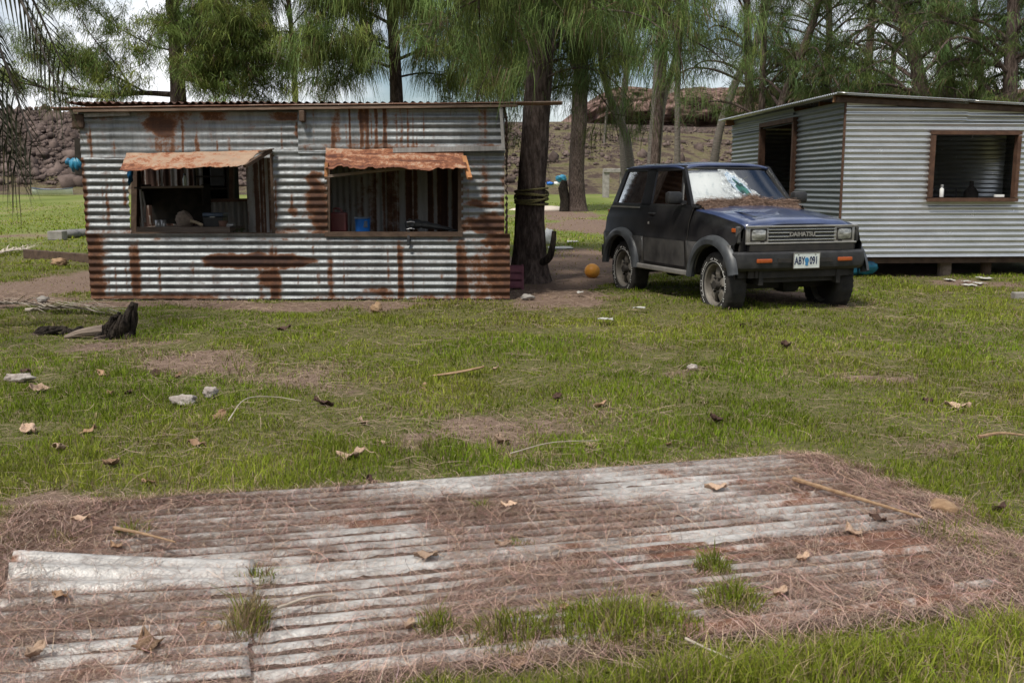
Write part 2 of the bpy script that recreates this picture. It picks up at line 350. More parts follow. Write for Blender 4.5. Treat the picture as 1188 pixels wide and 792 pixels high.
a = node(t, 'ShaderNodeAttribute', attribute_name='rocky'); n1 = noise_n(t, .5, 8, .7); n2 = noise_n(t, 2.2, 6, .7)
g_ = ramp_n(t, [(.38, (.115, .11, .045)), (.48, (.17, .14, .085)), (.56, (.085, .06, .048))]); l(n1.outputs['Fac'], g_.inputs['Fac'])
r_ = ramp_n(t, [(.3, (.04, .03, .026)), (.5, (.10, .075, .065)), (.72, (.18, .14, .12))]); l(n2.outputs['Fac'], r_.inputs['Fac'])
fr = ramp_n(t, [(.35, (0, 0, 0)), (.6, (1, 1, 1))]); l(mathn(t, 'ADD', a.outputs['Fac'], mathn(t, 'MULTIPLY', mathn(t, 'SUBTRACT', n1.outputs['Fac'], .5), .9)), fr.inputs['Fac'])
mm = node(t, 'ShaderNodeMix', data_type='RGBA'); l(fr.outputs['Color'], mm.inputs['Factor']); l(g_.outputs['Color'], mm.inputs['A']); l(r_.outputs['Color'], mm.inputs['B']); l(mm.outputs['Result'], b.inputs['Base Color'])
b.inputs['Roughness'].default_value = .95; b.inputs['Specular IOR Level'].default_value = .1
bn = node(t, 'ShaderNodeBump'); bn.inputs['Strength'].default_value = 1; bn.inputs['Distance'].default_value = .5; l(n2.outputs['Fac'], bn.inputs['Height']); l(bn.outputs['Normal'], b.inputs['Normal'])
tag(mk('hillside', np.stack([HX, HY, HZ], -1).reshape(-1, 3), gridf(*HX.shape), M['hill'], smooth=True, attrs=dict(rocky=rocky.ravel())), kind='structure')
# red cliff with an undercut along the rim on the right
prof = [(-3, 5.5), (-1.5, 7.6), (1.6, 8.4), (2.2, 9.2), (-.6, 9.9), (-1.3, 10.6), (-.6, 12.2), (-.2, 13.2), (2, 13.9), (14, 14.1), (40, 14.2), (41, 4)]
pts = []; 
for i in range(len(prof) - 1):
    n_ = 7 if i < 9 else 3
    for k in range(n_): f_ = k / n_; pts.append((prof[i][0] * (1 - f_) + prof[i + 1][0] * f_, prof[i][1] * (1 - f_) + prof[i + 1][1] * f_))
pts = np.array(pts); cx = np.linspace(2, 120, 320)
CX, CI = np.meshgrid(cx, np.arange(len(pts)), indexing='ij'); PY = pts[CI, 0]; PZ = pts[CI, 1]
rough_ = (fbm(CX * .35, PZ * .7, 31, 5) - .5) * 4.2 + (np.round(fbm(CX * .9, PZ * 1.1, 32, 3) * 7) / 7 - .5) * 3.0
und = sstep(.4, .6, fbm(CX * .08, CX * 0 + 5, 33)); PY = np.where((PZ < 9.6) & (PY > -1) & (PY < 5), PY - 2.2 * (1 - und), PY)
edge = sstep(2, 14, CX)
CY = 131 + PY + rough_ * (PY < 6) + 6 * (fbm(CX * .05, CX * 0, 34) - .5); CZ = PZ * (.55 + .45 * edge) + (PZ > 12) * (fbm(CX * .2, PY * .2, 35) - .5) * .8
M['cliff'] = pmat('red_cliff_rock', (.06, .036, .030), (.22, .145, .122), .7, .95, bump=1, spec=.1, stretch=(1, 1, 1.6), bscale=2, lo=.38, hi=.62)
tag(mk('cliff', np.stack([CX, CY, CZ], -1).reshape(-1, 3), gridf(*CX.shape), M['cliff']), kind='structure')
# scree: uncountable boulders over the slopes
bm = bmesh.new(); bmesh.ops.create_icosphere(bm, subdivisions=1, radius=1); iv = np.array([v.co[:] for v in bm.verts]); iff = np.array([[v.index for v in f.verts] for f in bm.faces]); bm.free()
VV = []; FF = []; k = 0; r2 = np.random.default_rng(3)
def hz_at(x, y):
    i = np.clip(np.searchsorted(hx, x), 1, 299); j = np.clip(np.searchsorted(hy, y), 1, len(hy) - 1); return HZ[i, j], q[i, j], left[i, j]
while k < 18000:
    x = r2.uniform(-66, 50); y = r2.uniform(80, 130)
    if abs(x) > y * .56: continue
    z, qq, lf = hz_at(x, y)
    if qq <= .06 or qq >= (1 if lf > .5 else .85): continue
    if lf < .5 and (r2.random() < .2 or fbm(x * .1, y * .12, 15) < .40): continue
    s_ = r2.lognormal(-2.1, .65) * (1 if lf > .5 else .62); s_ = min(s_, 1.1)
    P = iv * (1 + .6 * (r2.random((len(iv), 1)) - .5)) * (s_ * r2.uniform(.7, 1.3, 3)); a_ = r2.uniform(0, 6.3); c_, s2 = math.cos(a_), math.sin(a_)
    P = P @ np.array([[c_, -s2, 0], [s2, c_, 0], [0, 0, 1]]).T + np.array([x, y, z + .1 * s_])
    VV.append(P); FF.append(iff + 12 * 0 + len(iv) * k); k += 1
M['rock'] = pmat('scree_rock', (.05, .037, .032), (.16, .12, .105), .6, .95, bump=.6, spec=.1, bscale=3)
tag(mk('scree', np.concatenate(VV), np.concatenate(FF), M['rock']), 'brown boulders strewn over the slope below the rim', 'rocks', kind='stuff')

# ------------------------------------------------------------------ the rusty tin shed
Y0 = 11.25
sx0, sx1 = at(97, 216, Y0)[0], at(588, 216, Y0)[0]
shed = empty('tin_shed', (sx0 + 2.4, Y0, 0), 'rusty corrugated iron shed with two awning covered openings', 'shed')
XA = np.array([1., 0, 0]); ZA = np.array([0, 0, 1.]); YF = np.array([0, -1., 0])
def zz(py): return at(340, py, Y0)[2]
def xx(px, py=230): return at(px, py, Y0)[0]
def spot(u, v, cu, cv, ru, rv, s=1.0, p=2):
    w1, w2 = fbm(u * 7 + cu, v * 14, 61, 4) - .5, fbm(u * 5, v * 12 + cv, 63, 4) - .5
    d = np.sqrt(((u - cu) / ru + 1.1 * w1) ** 2 + ((v - cv) / rv + 1.3 * w2) ** 2); return s * np.clip((1.35 - d) / .75, 0, 1) ** .8
def streak(u, v, cu, wu, v0, v1, s=1.0, sd=1):
    wob = .35 + 1.3 * fbm(u * 0 + cu * 5, v * 3.1, sd); d = np.abs(u - cu + .5 * wu * (fbm(v * 9, u * 30 + cu, sd + 2) - .5)) / (wu * wob)
    return s * np.clip(1.6 - d, 0, 1) * (.55 + .9 * fbm(u * 40, v * 3, sd + 4, 3)) * sstep(v0 - .05, v0 + .05, v) * (1 - sstep(v1 - .25, v1 + .05, v) * .8) * (v < v1 + .05)
def fbmr(u, v, sd, fu=2.0, fv=5.0): return fbm(u * fu, v * fv, sd, 5)
def wall(px0, px1, pyb, pyt, Y, rust, amp=.0125, dent=.006, seed=0, holes=(), ampf=None, mat='shed', phase=0.0, du=.02, ragged=.02, warp=None, pitch=.0815):
    x0, x1, z0, z1 = xx(px0), xx(px1), zz(pyb), zz(pyt)
    hl = [(xx(a) - x0, xx(b_) - x0, zz(d) - z0, zz(c) - z0) for a, b_, c, d in holes]
    rf = lambda u, v: rust(u + x0, v + z0)
    V, F, r = corr((x0, Y, z0), XA, ZA, YF, x1 - x0, z1 - z0, pitch, amp, du=du, dv=.0098, dent=dent, seed=seed, holes=hl, rust=rf, ampf=ampf, phase=phase, ragged=ragged, warp=warp)
    return mk('wall_panel', V, F, M[mat], shed, smooth=True, attrs=dict(rust=r))
bnd = lambda v, z0, z1, s: s * sstep(z0, z0 + .03, v) * (1 - sstep(z1 - .03, z1, v))
valley = lambda v, s: s * (.5 - .5 * np.cos(2 * math.pi * v / .0815))
def drips(u, v, x0, x1, n, z0, z1, s, seed):
    rd = random.Random(seed); r = np.zeros_like(u + v)
    for k in range(n): top_ = rd.uniform(z0 + .1, z1); r = np.maximum(r, streak(u, v, rd.uniform(x0, x1), rd.choice((.004, .006, .009, .016)), top_ - rd.uniform(.15, .7), top_, s * rd.uniform(.4, 1), k))
    return r
def r_low(u, v):
    r = .06 + .22 * (fbmr(u, v, 1) - .5) + valley(v, .10) * fbm(u * 1.5, v, 4)
    r = np.maximum(r, spot(u, v, xx(292), zz(303), .60, .075, 1.0)); r = np.maximum(r, spot(u, v, xx(308), zz(322), .13, .14, .55))
    for px, w_, s_ in ((153, .055, .62), (316, .06, .6), (381, .035, .45), (464, .035, .62), (535, .075, .75), (243, .01, .3), (430, .01, .25), (300, .03, .4)): r = np.maximum(r, streak(u, v, xx(px), w_, -.1, .72, s_, int(px)))
    r = np.maximum(r, spot(u, v, xx(103), zz(310), .16, .7, .62)); r = np.maximum(r, spot(u, v, xx(585), zz(315), .22, .7, .62)); r = np.maximum(r, spot(u, v, xx(560), zz(325), .3, .3, .45))
    r = np.maximum(r, (.75 - 1.0 * fbm(u * 1.1, v * 0, 9)) * (1 - sstep(.02, .11, v)) + .25 * (1 - sstep(.0, .16, v)))
    r = np.maximum(r, drips(u, v, sx0, sx1, 34, .3, .72, .5, 5)); r = r + .28 * np.clip(1 - np.abs(v - .70) / .06, 0, 1) * fbm(u * 6, v * 2, 12)
    return np.maximum(r, spot(u, v, xx(440), zz(338), .25, .05, .5))
wall(98.5, 592, 346, 271, Y0 - .02, r_low, dent=.006, seed=1, phase=.4)
def r_upl(u, v):
    r = .14 + .34 * (fbmr(u, v, 2, 3, 1.2) - .5); r = np.maximum(r, drips(u, v, sx0, sx0 + 2.4, 26, 1.7, 2.2, .55, 3))
    r = np.maximum(r, spot(u, v, xx(192), zz(145), .16, .12, .75)); r = np.maximum(r, streak(u, v, xx(195), .17, 1.5, 2.05, .38)); r = np.maximum(r, bnd(v, zz(142), zz(128), .45) * sstep(.2, .8, fbm(u * 2.5, v, 6)) * 1.3)
    r = np.maximum(r, streak(u, v, xx(175), .5, 1.5, 1.75, .3)); r = np.maximum(r, spot(u, v, xx(350), zz(150), .05, .1, .7))
    return r
wall(97, 352, 183, 128, Y0, r_upl, dent=.014, seed=2, ampf=lambda u, v: .30 + .25 * (1 - sstep(0, .6, u)) + .25 * sstep(1.2, 2.2, u))
def r_upr(u, v):
    r = .08 + .22 * (fbmr(u, v, 3) - .5)
    for i, (px, w_, s_) in enumerate(((366, .006, .34), (394, .036, .36), (403, .007, .6), (408, .006, .6), (422, .022, .66), (428, .02, .75), (438, .014, .75), (448, .018, .72), (462, .006, .45), (467, .008, .7), (474, .007, .66), (477, .006, .5), (481, .005, .5), (493, .004, .35), (561, .04, .36), (372, .005, .3))):
        r = np.maximum(r, streak(u, v, xx(px), w_ * 1.1, 1.62, 2.3, s_, i))
    r = np.maximum(r, bnd(v, zz(178), zz(165), .42) * (.3 + fbm(u * 3, v, 7))); r = np.maximum(r, drips(u, v, xx(352), sx1, 22, 1.8, 2.25, .55, 8))
    return r
wall(348, 586, 178, 124, Y0 - .014, r_upr, dent=.008, seed=3, ampf=lambda u, v: .35 + .65 * sstep(.6, 1.7, u), phase=1)
def r_side(u, v):
    r = .10 + .30 * (fbmr(u, v, 5) - .5) + valley(v, .12) * fbm(u * 2, v * 2, 3)
    r = np.maximum(r, drips(u, v, sx0, sx1, 40, 1.0, 1.7, .5, 9)); r = np.maximum(r, spot(u, v, xx(97), zz(230), .05, .7, .55)); r = np.maximum(r, bnd(v, zz(300), zz(262), .4) * fbm(u * 4, v * 3, 2) * 1.5)
    r = np.maximum(r, spot(u, v, xx(368), zz(240), .13, .32, .75)); r = np.maximum(r, spot(u, v, xx(340), zz(245), .06, .06, .5)); r = np.maximum(r, spot(u, v, xx(330), zz(270), .15, .05, .4))
    r = np.maximum(r, spot(u, v, xx(565), zz(262), .3, .12, .75)); r = np.maximum(r, spot(u, v, xx(560), zz(237), .2, .05, .6)); r = np.maximum(r, spot(u, v, xx(586), zz(225), .05, .5, .4)); r = np.maximum(r, streak(u, v, xx(562), .045, 1.1, 1.7, .35))
    return r
wall(97, 150, 279, 180, Y0 - .006, r_side, dent=.012, seed=4)
wall(318, 380, 279, 174, Y0 - .008, r_side, dent=.016, seed=5, ampf=lambda u, v: .5 + .5 * (1 - sstep(.5, .95, v)))
wall(535, 585.5, 277, 172, Y0 - .004, r_side, dent=.008, seed=6, phase=2)
# side wall, rear posts, roof, fascia
zt = zz(124)
V, F, r = corr((sx1 - .01, Y0 + .03, .05), np.array([0, 1., 0]), ZA, XA, 2.9, zt - .1, .0815, .011, dent=.006, seed=7, rust=lambda u, v: .55 + .4 * (fbmr(u, v, 8) - .3))
mk('side_wall', V, F, M['shed_in'], shed, smooth=True, attrs=dict(rust=r))
for x, y in ((sx0 + .03, Y0 + .07), (sx0 + .05, 14.1), (sx1 - .1, 14.1), (sx0 + 2.3, 14.1), (sx0 + 2.3, Y0 + .08)):
    MB().box((x, y, zt / 2 - .01), (.09, .09, zt - .04), bev=.01).build('post', M['darkwood'], shed)
V, F, r = corr((sx0 - .12, Y0 - .1, zt + .040), np.array([0, 1., .012]), XA, ZA, 3.3, sx1 - sx0 + .1, .083, .014, du=.1, dv=.0104, dent=.012, seed=9, rust=lambda u, v: .55 + .5 * (fbmr(u, v, 4) - .4), ragged=.12)
mk('roof', V, F, M['roofrust'], shed, smooth=True, attrs=dict(rust=r))
MB().bar(at(86, 128.5, Y0 - .07), at(600, 122.5, Y0 - .07), .03, .062, up=(0, -1, 0)).build('fascia_board', M['fasciawood'], shed)
V, F, r = corr(at(58, 125.2, Y0 - .11), (at(628, 118.6, Y0 - .11) - at(58, 125.2, Y0 - .11)) / np.linalg.norm(at(628, 118.6, Y0 - .11) - at(58, 125.2, Y0 - .11)), np.array([0, 1., 0]), ZA, 5.6, .22, .3, .008, dent=.004, seed=10, rust=lambda u, v: .35 + .4 * (fbmr(u, v, 3) - .4))
o = mk('roof_edge_strip', V, F, M['roofrust'], shed, smooth=True, attrs=dict(rust=r)); o.modifiers.new('thick', 'SOLIDIFY').thickness = .014
MB().bar(at(98, 134, Y0 - .03), at(150, 132, Y0 - .03), .04, .03, up=(0, -1, 0)).build('batten', M['greywood'], shed)
MB().box(at(92, 141, Y0 + .02), (.13, .12, .16), bev=.02).build('beam_end', M['darkwood'], shed)
MB().bar(at(581, 124, Y0 - .05), at(584, 173, Y0 - .05), .035, .075, up=(0, -1, 0)).build('batten', M['greywood'], shed)
MB().bar(at(456, 174.5, Y0 - .06), at(586, 172, Y0 - .06), .05, .05, up=(0, -1, 0)).build('batten', M['greywood'], shed)
MB().box(at(351, 135, Y0 - .06), (.06, .1, .12), bev=.01).build('bracket', M['darkwood'], shed)
# awnings
def awning(pl, pr, ql, qr, out, seed, rust, amp, ragged):
    a_, b_, c_, d_ = at(*pl, Y0 - .04), at(*pr, Y0 - .04), at(*ql, Y0 - out), at(*qr, Y0 - out)
    n, mI = 70, 26; P = []; rr = []
    for i in range(n):
        for j in range(mI):
            s_, t_ = i / (n - 1), j / (mI - 1); t2 = t_ * (1 + ragged * (fbm(s_ * 17, 2.2 + s_ * 3, seed) - .55 + .5 * (fbm(s_ * 50, 1.2, seed + 9) - .5)) * (t_ > .6))
            p = (a_ * (1 - s_) + b_ * s_) * (1 - t2) + (c_ * (1 - s_) + d_ * s_) * t2
            p = p + np.array([0, 0, amp * math.cos(t_ * 6 * math.pi) + .03 * (fbm(s_ * 5, t_ * 3, seed + 2) - .5) + .012 * (fbm(s_ * 16, t_ * 9, seed + 4) - .5)]); P.append(p); rr.append(rust(s_, t_))
    o = mk('awning', P, gridf(n, mI), M['awning'], shed, smooth=True, attrs=dict(rust=np.clip(rr, 0, 1.4))); o.modifiers.new('thick', 'SOLIDIFY').thickness = .006; return o
awning((147, 179.5), (303, 175), (138, 200), (284, 192.5), .42, 3, lambda s, t: .16 + .30 * t ** 2 * (1.2 - s) + .34 * (fbm(s * 9, t * 3, 44) - .45) + .14 * (1 - s), .004, .25)
awning((378, 173.5), (537, 176.5), (377, 195.5), (543, 198), .34, 8, lambda s, t: .40 + .15 * t + .7 * (fbm(s * 5, t * 9, 47) - .5) + .4 * sstep(.5, .8, fbm(s * 4, t * 16, 48)), .010, .38)
MB().bar(at(284, 193, Y0 - .40), at(314, 174.5, Y0 - .03), .05, .035).build('awning_arm', M['darkwood'], shed)
MB().bar(at(302, 176, Y0 - .2), at(316, 173, Y0 - .03), .06, .012).build('awning_arm', M['darkwood'], shed)
MB().bar(at(379, 189, Y0 - .3), at(378.5, 205, Y0 - .3), .05, .035).build('awning_arm', M['orangewood'], shed)
MB().bar(at(538, 182, Y0 - .12), at(545, 207, Y0 - .34), .05, .035).build('awning_arm', M['orangewood'], shed)
MB().bar(at(380, 204.5, Y0 - .08), at(478, 194.5, Y0 - .08), .03, .035, up=(0, -1, 0)).build('awning_rail', M['wood'], shed)
# opening frames
MB().bar(at(380, 180, Y0 + .02), at(380, 273, Y0 + .02), .06, .05, up=(0, -1, 0)).build('window_frame', M['darkwood'], shed)
MB().bar(at(534.5, 180, Y0 + .02), at(534.5, 273, Y0 + .02), .06, .05, up=(0, -1, 0)).build('window_frame', M['darkwood'], shed)
MB().bar(at(378, 271.5, Y0 + .02), at(537, 271.5, Y0 + .02), .14, .05, up=(0, 0, 1)).build('window_sill', M['darkwood'], shed)
MB().bar(at(149, 271, Y0 + .04), at(320, 271.5, Y0 + .04), .09, .03, up=(0, 0, 1)).build('window_sill', M['darkwood'], shed)
MB().bar(at(316, 178, Y0 + .02), at(318.5, 273, Y0 + .02), .05, .04, up=(0, -1, 0)).build('window_frame', M['darkwood'], shed)
# inner walls (upright corrugations)
def inner(name, p0, p1, z0, z1, Ya, Yb, rust, seed, mat='shed_in'):
    a_ = np.array([at(p0, 216, Ya)[0], Ya, 0]); b_ = np.array([at(p1, 216, Yb)[0], Yb, 0]); d_ = b_ - a_; l_ = np.linalg.norm(d_); d_ /= l_
    V, F, r = corr((a_[0], a_[1], z0), ZA, d_, np.array([d_[1], -d_[0], 0]), z1 - z0, l_, .076, .010, du=.05, dent=.004, seed=seed, rust=lambda u, v: rust(v / l_, u / (z1 - z0)))
    return mk(name, V, F, M[mat], shed, smooth=True, attrs=dict(rust=r))
st = lambda s, k, sd: fbm(s * k, s * 0, sd, 3)
inner('inner_wall', 372, 552, .3, 2.05, 12.25, 12.05, lambda s, z: .05 + .95 * sstep(.38, .62, st(s, 34, 5)) * (.35 + .65 * sstep(.25, .85, s)) * (.6 + .8 * fbm(s * 40, z * 2, 16)) + .25 * (fbm(s * 30, z * 4, 6) - .5), 11)
inner('inner_wall', 158, 236, .3, 2.05, 12.9, 12.9, lambda s, z: .1 + .8 * sstep(.45, .62, st(s, 9, 8)) * (fbm(s * 20, z * 5, 6) > .42) + .3 * (1 - z), 12)
inner('inner_wall', 228, 297, .3, at(250, 233, 12.8)[2], 12.8, 12.8, lambda s, z: .16 + .3 * (fbm(s * 12, z * 3, 7) - .5), 13)
inner('inner_wall', 287, 324, .3, 2.05, 12.2, 11.5, lambda s, z: .18 + .45 * sstep(.5, .7, st(s, 9, 10)) + .3 * (fbm(s * 12, z * 3, 9) - .5), 14)
MB().bar(at(231, 233, 12.72), at(291, 232, 12.72), .08, .04).build('window_sill', M['brownwood'], shed)
MB().bar(at(269, 176, 12.75), at(269, 233, 12.75), .05, .06, up=(0, -1, 0)).build('window_frame', M['brownwood'], shed)
MB().bar(at(157, 186, 12.86), at(156, 272, 12.86), .07, .07, up=(0, -1, 0)).build('post', M['darkwood'], shed)
# things inside the shed
def zat(px, py, Y): return at(px, py, Y)[2]
c = at(251, 210, 13.1); fl = 0
t_ = empty('storage_cabinet', (c[0], 13.1, 0), 'dark open cupboard standing in the back of the rusty shed', 'cabinet')
zb, zc = .0, zat(250, 190, 13.1)
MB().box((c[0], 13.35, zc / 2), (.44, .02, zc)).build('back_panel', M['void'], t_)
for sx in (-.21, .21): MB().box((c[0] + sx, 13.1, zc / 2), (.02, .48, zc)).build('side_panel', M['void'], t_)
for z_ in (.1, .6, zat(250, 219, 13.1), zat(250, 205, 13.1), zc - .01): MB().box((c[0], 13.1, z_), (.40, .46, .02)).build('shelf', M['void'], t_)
MB().box((c[0] + .08, 12.98, zat(250, 216, 13.1) + .12), (.19, .2, .24), bev=.01).build('drawer_unit', M['black'], t_)
bz = zat(220, 266, 12.0); c0 = at(160, 266, 11.85); c1 = at(268, 266, 11.85)
t_ = empty('cooking_bench', ((c0[0] + c1[0]) / 2, 12.1, 0), 'sooty wooden cooking bench with a dark hood behind the left opening', 'bench')
MB().box(((c0[0] + c1[0]) / 2, 12.15, bz), (c1[0] - c0[0], .62, .05), bev=.006).build('bench_top', M['wood'], t_)
MB().bar((c0[0], 11.82, bz - .02), (c1[0], 11.82, bz - .02), .03, .11).build('front_board', M['wood'], t_)
for x in (c0[0] + .05, c1[0] - .1):
    for y in (11.9, 12.4): MB().box((x, y, bz / 2 - .03), (.07, .07, bz - .07)).build('leg', M['darkwood'], t_)
h0, h1 = at(164, 218, 12.1), at(234, 218, 12.1)
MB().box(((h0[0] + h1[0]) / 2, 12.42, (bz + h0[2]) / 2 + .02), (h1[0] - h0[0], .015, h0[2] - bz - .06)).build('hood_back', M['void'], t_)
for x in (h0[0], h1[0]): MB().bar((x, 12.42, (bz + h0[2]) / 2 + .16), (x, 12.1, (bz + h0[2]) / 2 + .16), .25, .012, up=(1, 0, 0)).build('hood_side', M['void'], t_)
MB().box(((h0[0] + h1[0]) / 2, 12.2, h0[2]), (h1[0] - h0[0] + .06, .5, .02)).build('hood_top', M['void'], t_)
MB().bar(at(164, 217.5, 11.94), at(236, 216.5, 11.94), .02, .025).build('hood_rail', M['wood'], t_)
MB().bar(at(163, 220, 11.9), at(166, 263, 11.9), .02, .03, up=(0, -1, 0)).bar(at(165, 222, 11.91), at(168.5, 240, 11.91), .02, .025, up=(0, -1, 0)).bar(at(168, 240, 11.91), at(168, 258, 11.91), .02, .02, up=(0, -1, 0)).build('hood_stay', M['greywood'], t_)
zt2 = bz + .027
def lump(name, c, r, mat, seed, label, cat, group=None, sub=3, amp=.35, fr=2.2, flat=None):
    bm = bmesh.new(); bmesh.ops.create_icosphere(bm, subdivisions=sub, radius=1); V = np.array([v.co[:] for v in bm.verts]); F = [[v.index for v in f.verts] for f in bm.faces]; bm.free()
    d = 1 + amp * (fbm(V[:, 0] * fr + 9, V[:, 1] * fr + V[:, 2] * 1.7 * fr, seed) - .5) * 2; V = V * d[:, None] * np.array(r)
    if flat is not None: V[:, 2] = np.maximum(V[:, 2], flat)
    z0 = V[:, 2].min(); V = V + np.array(c); o = mk(name, V, F, mat, origin=(c[0], c[1], c[2] + z0), smooth=True); return tag(o, label, cat, group)
M['burlap'] = pmat('burlap', (.22, .165, .13), (.34, .27, .22), 30, .95, bump=.8); M['clay'] = pmat('clay', (.13, .065, .045), (.18, .10, .07), 20, .8)
M['bone'] = pmat('bone', (.36, .28, .18), (.45, .37, .26), 12, .7); M['tin_can'] = pmat('dull_tin', (.28, .28, .28), (.42, .42, .42), 20, .4, metal=.6)
p = at(212.5, 252, 11.98); lump('burlap_sack', (p[0], 12.0, zt2 + .085), (.105, .10, .115), M['burlap'], 5, 'small crumpled burlap sack on the cooking bench', 'sack', flat=-.085)
p = at(228, 257, 11.93); o = MB().tube(spline([(p[0] - .07, 11.93, zt2 + .075), (p[0], 11.93, zt2 + .055), (p[0] + .07, 11.93, zt2 + .02)], 8), [.022, .02, .018, .018, .018, .02, .024, .02], 10).build('wooden_handle', M['bone'], origin=(p[0], 11.93, zt2)); tag(o, 'pale wooden club leaning on the burlap sack', 'stick')
for i, (px, lab) in enumerate(((183.5, 'left one of two dull tin mugs on the cooking bench'), (189.5, 'right one of two dull tin mugs on the cooking bench'))):
    p = at(px, 260, 11.93); V, F = lathe([(.03, 0), (.033, .01), (.034, .085), (.030, .085), (.028, .01)], 14, (p[0], 11.93, zt2)); tag(mk('tin_mug', V, F, M['tin_can'], origin=(p[0], 11.93, zt2), smooth=True), lab, 'mug', 'tin mugs on the cooking bench')
M['bluebox'] = pmat('faded_blue_plastic', (.03, .05, .085), (.07, .10, .15), 12, .45)
p = at(249, 247, 12.05); t_ = empty('camp_stove', (p[0], 12.05, zt2), 'flat dark blue camp stove box behind the burlap sack', 'stove')
MB().box((p[0], 12.08, zt2 + .06), (.24, .24, .12), bev=.01).build('body', M['black'], t_); MB().box((p[0], 12.08, zt2 + .145), (.25, .25, .045), bev=.012).build('lid', M['bluebox'], t_)
MB().box((p[0], 11.955, zt2 + .12), (.06, .012, .012)).build('latch', M['tin_can'], t_)
p = at(259, 258, 11.92); V, F = lathe([(.04, 0), (.05, .02), (.055, .075), (.048, .075), (.042, .02)], 14, (p[0], 11.92, zt2)); tag(mk('clay_pot', V, F, M['clay'], origin=(p[0], 11.92, zt2), smooth=True), 'small brown clay pot at the right of the bench', 'pot')
p = at(269, 257, 11.95); lump('cloth_rag', (p[0] - .03, 11.95, zt2 + .022), (.075, .06, .035), M['tin_can'], 8, 'grey crumpled rag at the right end of the bench', 'rag', flat=-.02)
M['bottle'] = pmat('milky_plastic', (.45, .52, .5), (.5, .56, .54), 10, .3)
p = at(215, 216.5, 11.97); zl = zat(215, 217.5, 11.94) + .016; t_ = empty('plastic_bottle', (p[0], 11.96, zl), 'pale plastic bottle standing on top of the hood', 'bottle')
V, F = lathe([(.022, 0), (.025, .005), (.025, .08), (.012, .11), (.011, .125)], 14, (p[0], 11.96, zl)); mk('bottle_body', V, F, M['bottle'], t_, smooth=True)
V, F = lathe([(.014, .122), (.014, .145), (.010, .147)], 12, (p[0], 11.96, zl)); mk('cap', V, F, M['bluebox'], t_)
M['weed'] = pmat('weed_leaf', (.05, .10, .02), (.09, .15, .035), 8, .6)
p = at(275, 268, 12.05); t_ = empty('leafy_weed', (p[0], 12.05, 0), 'green leafy weed growing inside the left opening', 'plant')
mb = MB(); 
for i in range(38):
    a_ = random.uniform(0, 6.28); r_ = random.uniform(.02, .12); z_ = random.uniform(.5, zat(275, 258, 12.05)); c_ = np.array([p[0] + r_ * math.cos(a_), 12.05 + r_ * math.sin(a_), z_]); d_ = np.array([math.cos(a_), math.sin(a_), .3]) * .06; s_ = np.array([-math.sin(a_), math.cos(a_), 0]) * .025
    mb.add([c_, c_ + d_ * .5 + s_, c_ + d_ - np.array([0, 0, .02]), c_ + d_ * .5 - s_], [(0, 1, 2, 3)])
mb.build('leaves', M['weed'], t_); mb = MB(); [mb.tube(spline([(p[0], 12.05, 0), (p[0] + x_, 12.05 + .02, .4), (p[0] + x_ * 1.5, 12.05, .78)], 8), .006, 6) for x_ in (-.03, 0, .04)]; mb.build('stem', M['weed'], t_)
# second opening: jerrycan, bucket, folded umbrella on the sill
zs = zz(271.5) + .026; M['redcan'] = pmat('dark_red_plastic', (.075, .014, .014), (.11, .02, .018), 10, .45); M['bluepail'] = pmat('bright_blue_plastic', (.012, .13, .50), (.02, .17, .58), 8, .4); M['white'] = pmat('off_white', (.62, .62, .6), (.7, .7, .68), 10, .5)
shelf_y = Y0 + .28
MB().box(((xx(378) + xx(537)) / 2, Y0 + .24, zs - .03), (xx(537) - xx(378), .3, .03)).build('inner_shelf', M['darkwood'], shed)
zs2 = zs - .014
p = at(393.5, 268, shelf_y); t_ = empty('jerrycan', (p[0], shelf_y, zs2), 'dark red jerrycan standing in the right hand opening', 'jerrycan')
MB().box((p[0], shelf_y, zs2 + .112), (.19, .15, .225), bev=.022).build('body', M['redcan'], t_); mb = MB().tube(spline([(p[0] - .06, shelf_y, zs2 + .22), (p[0] - .055, shelf_y, zs2 + .262), (p[0], shelf_y, zs2 + .265), (p[0] + .05, shelf_y, zs2 + .22)], 12), .013, 8); mb.build('handle', M['redcan'], t_)
V, F = lathe([(.022, .21), (.022, .245), (.016, .247)], 12, (p[0] + .065, shelf_y, zs2)); mk('cap', V, F, M['black'], t_)
p = at(421, 268, shelf_y); t_ = empty('bucket', (p[0], shelf_y, zs2), 'small bright blue bucket beside the red jerrycan', 'bucket')
V, F = lathe([(.078, 0), (.082, .01), (.09, .148), (.094, .150), (.094, .166), (.084, .166), (.074, .01)], 24, (p[0], shelf_y, zs2)); mk('body', V, F, M['bluepail'], t_, smooth=True)
mb = MB(); V, F = lathe([(.0955, .150), (.0965, .153), (.0965, .165), (.0955, .168)], 24, (p[0], shelf_y, zs2)); mb.add(V, F); mb.build('rim', M['bluebox'], t_); MB().box((p[0] + .042, shelf_y - .079, zs2 + .09), (.05, .008, .075), bev=.002).build('label_patch', M['bluebox'], t_)
p0_, p1_ = at(481, 263, Y0 + .12), at(532, 268, Y0 + .14); t_ = empty('folded_umbrella', (p0_[0], Y0 + .12, zs), 'black folded umbrella lying across the window sill', 'umbrella')
mb = MB(); V_ = spline([p0_ + [-.1, 0, .0], p0_ + [.02, 0, .03], p0_ + [.25, 0, .0], p1_], 22); mb.tube(V_, np.interp(np.linspace(0, 1, 22), [0, .12, .3, 1], [.045, .075, .055, .008]) * (1 + .15 * np.sin(np.arange(22) * 1.9)), 9); mb.build('canopy', M['black'], t_, smooth=False)
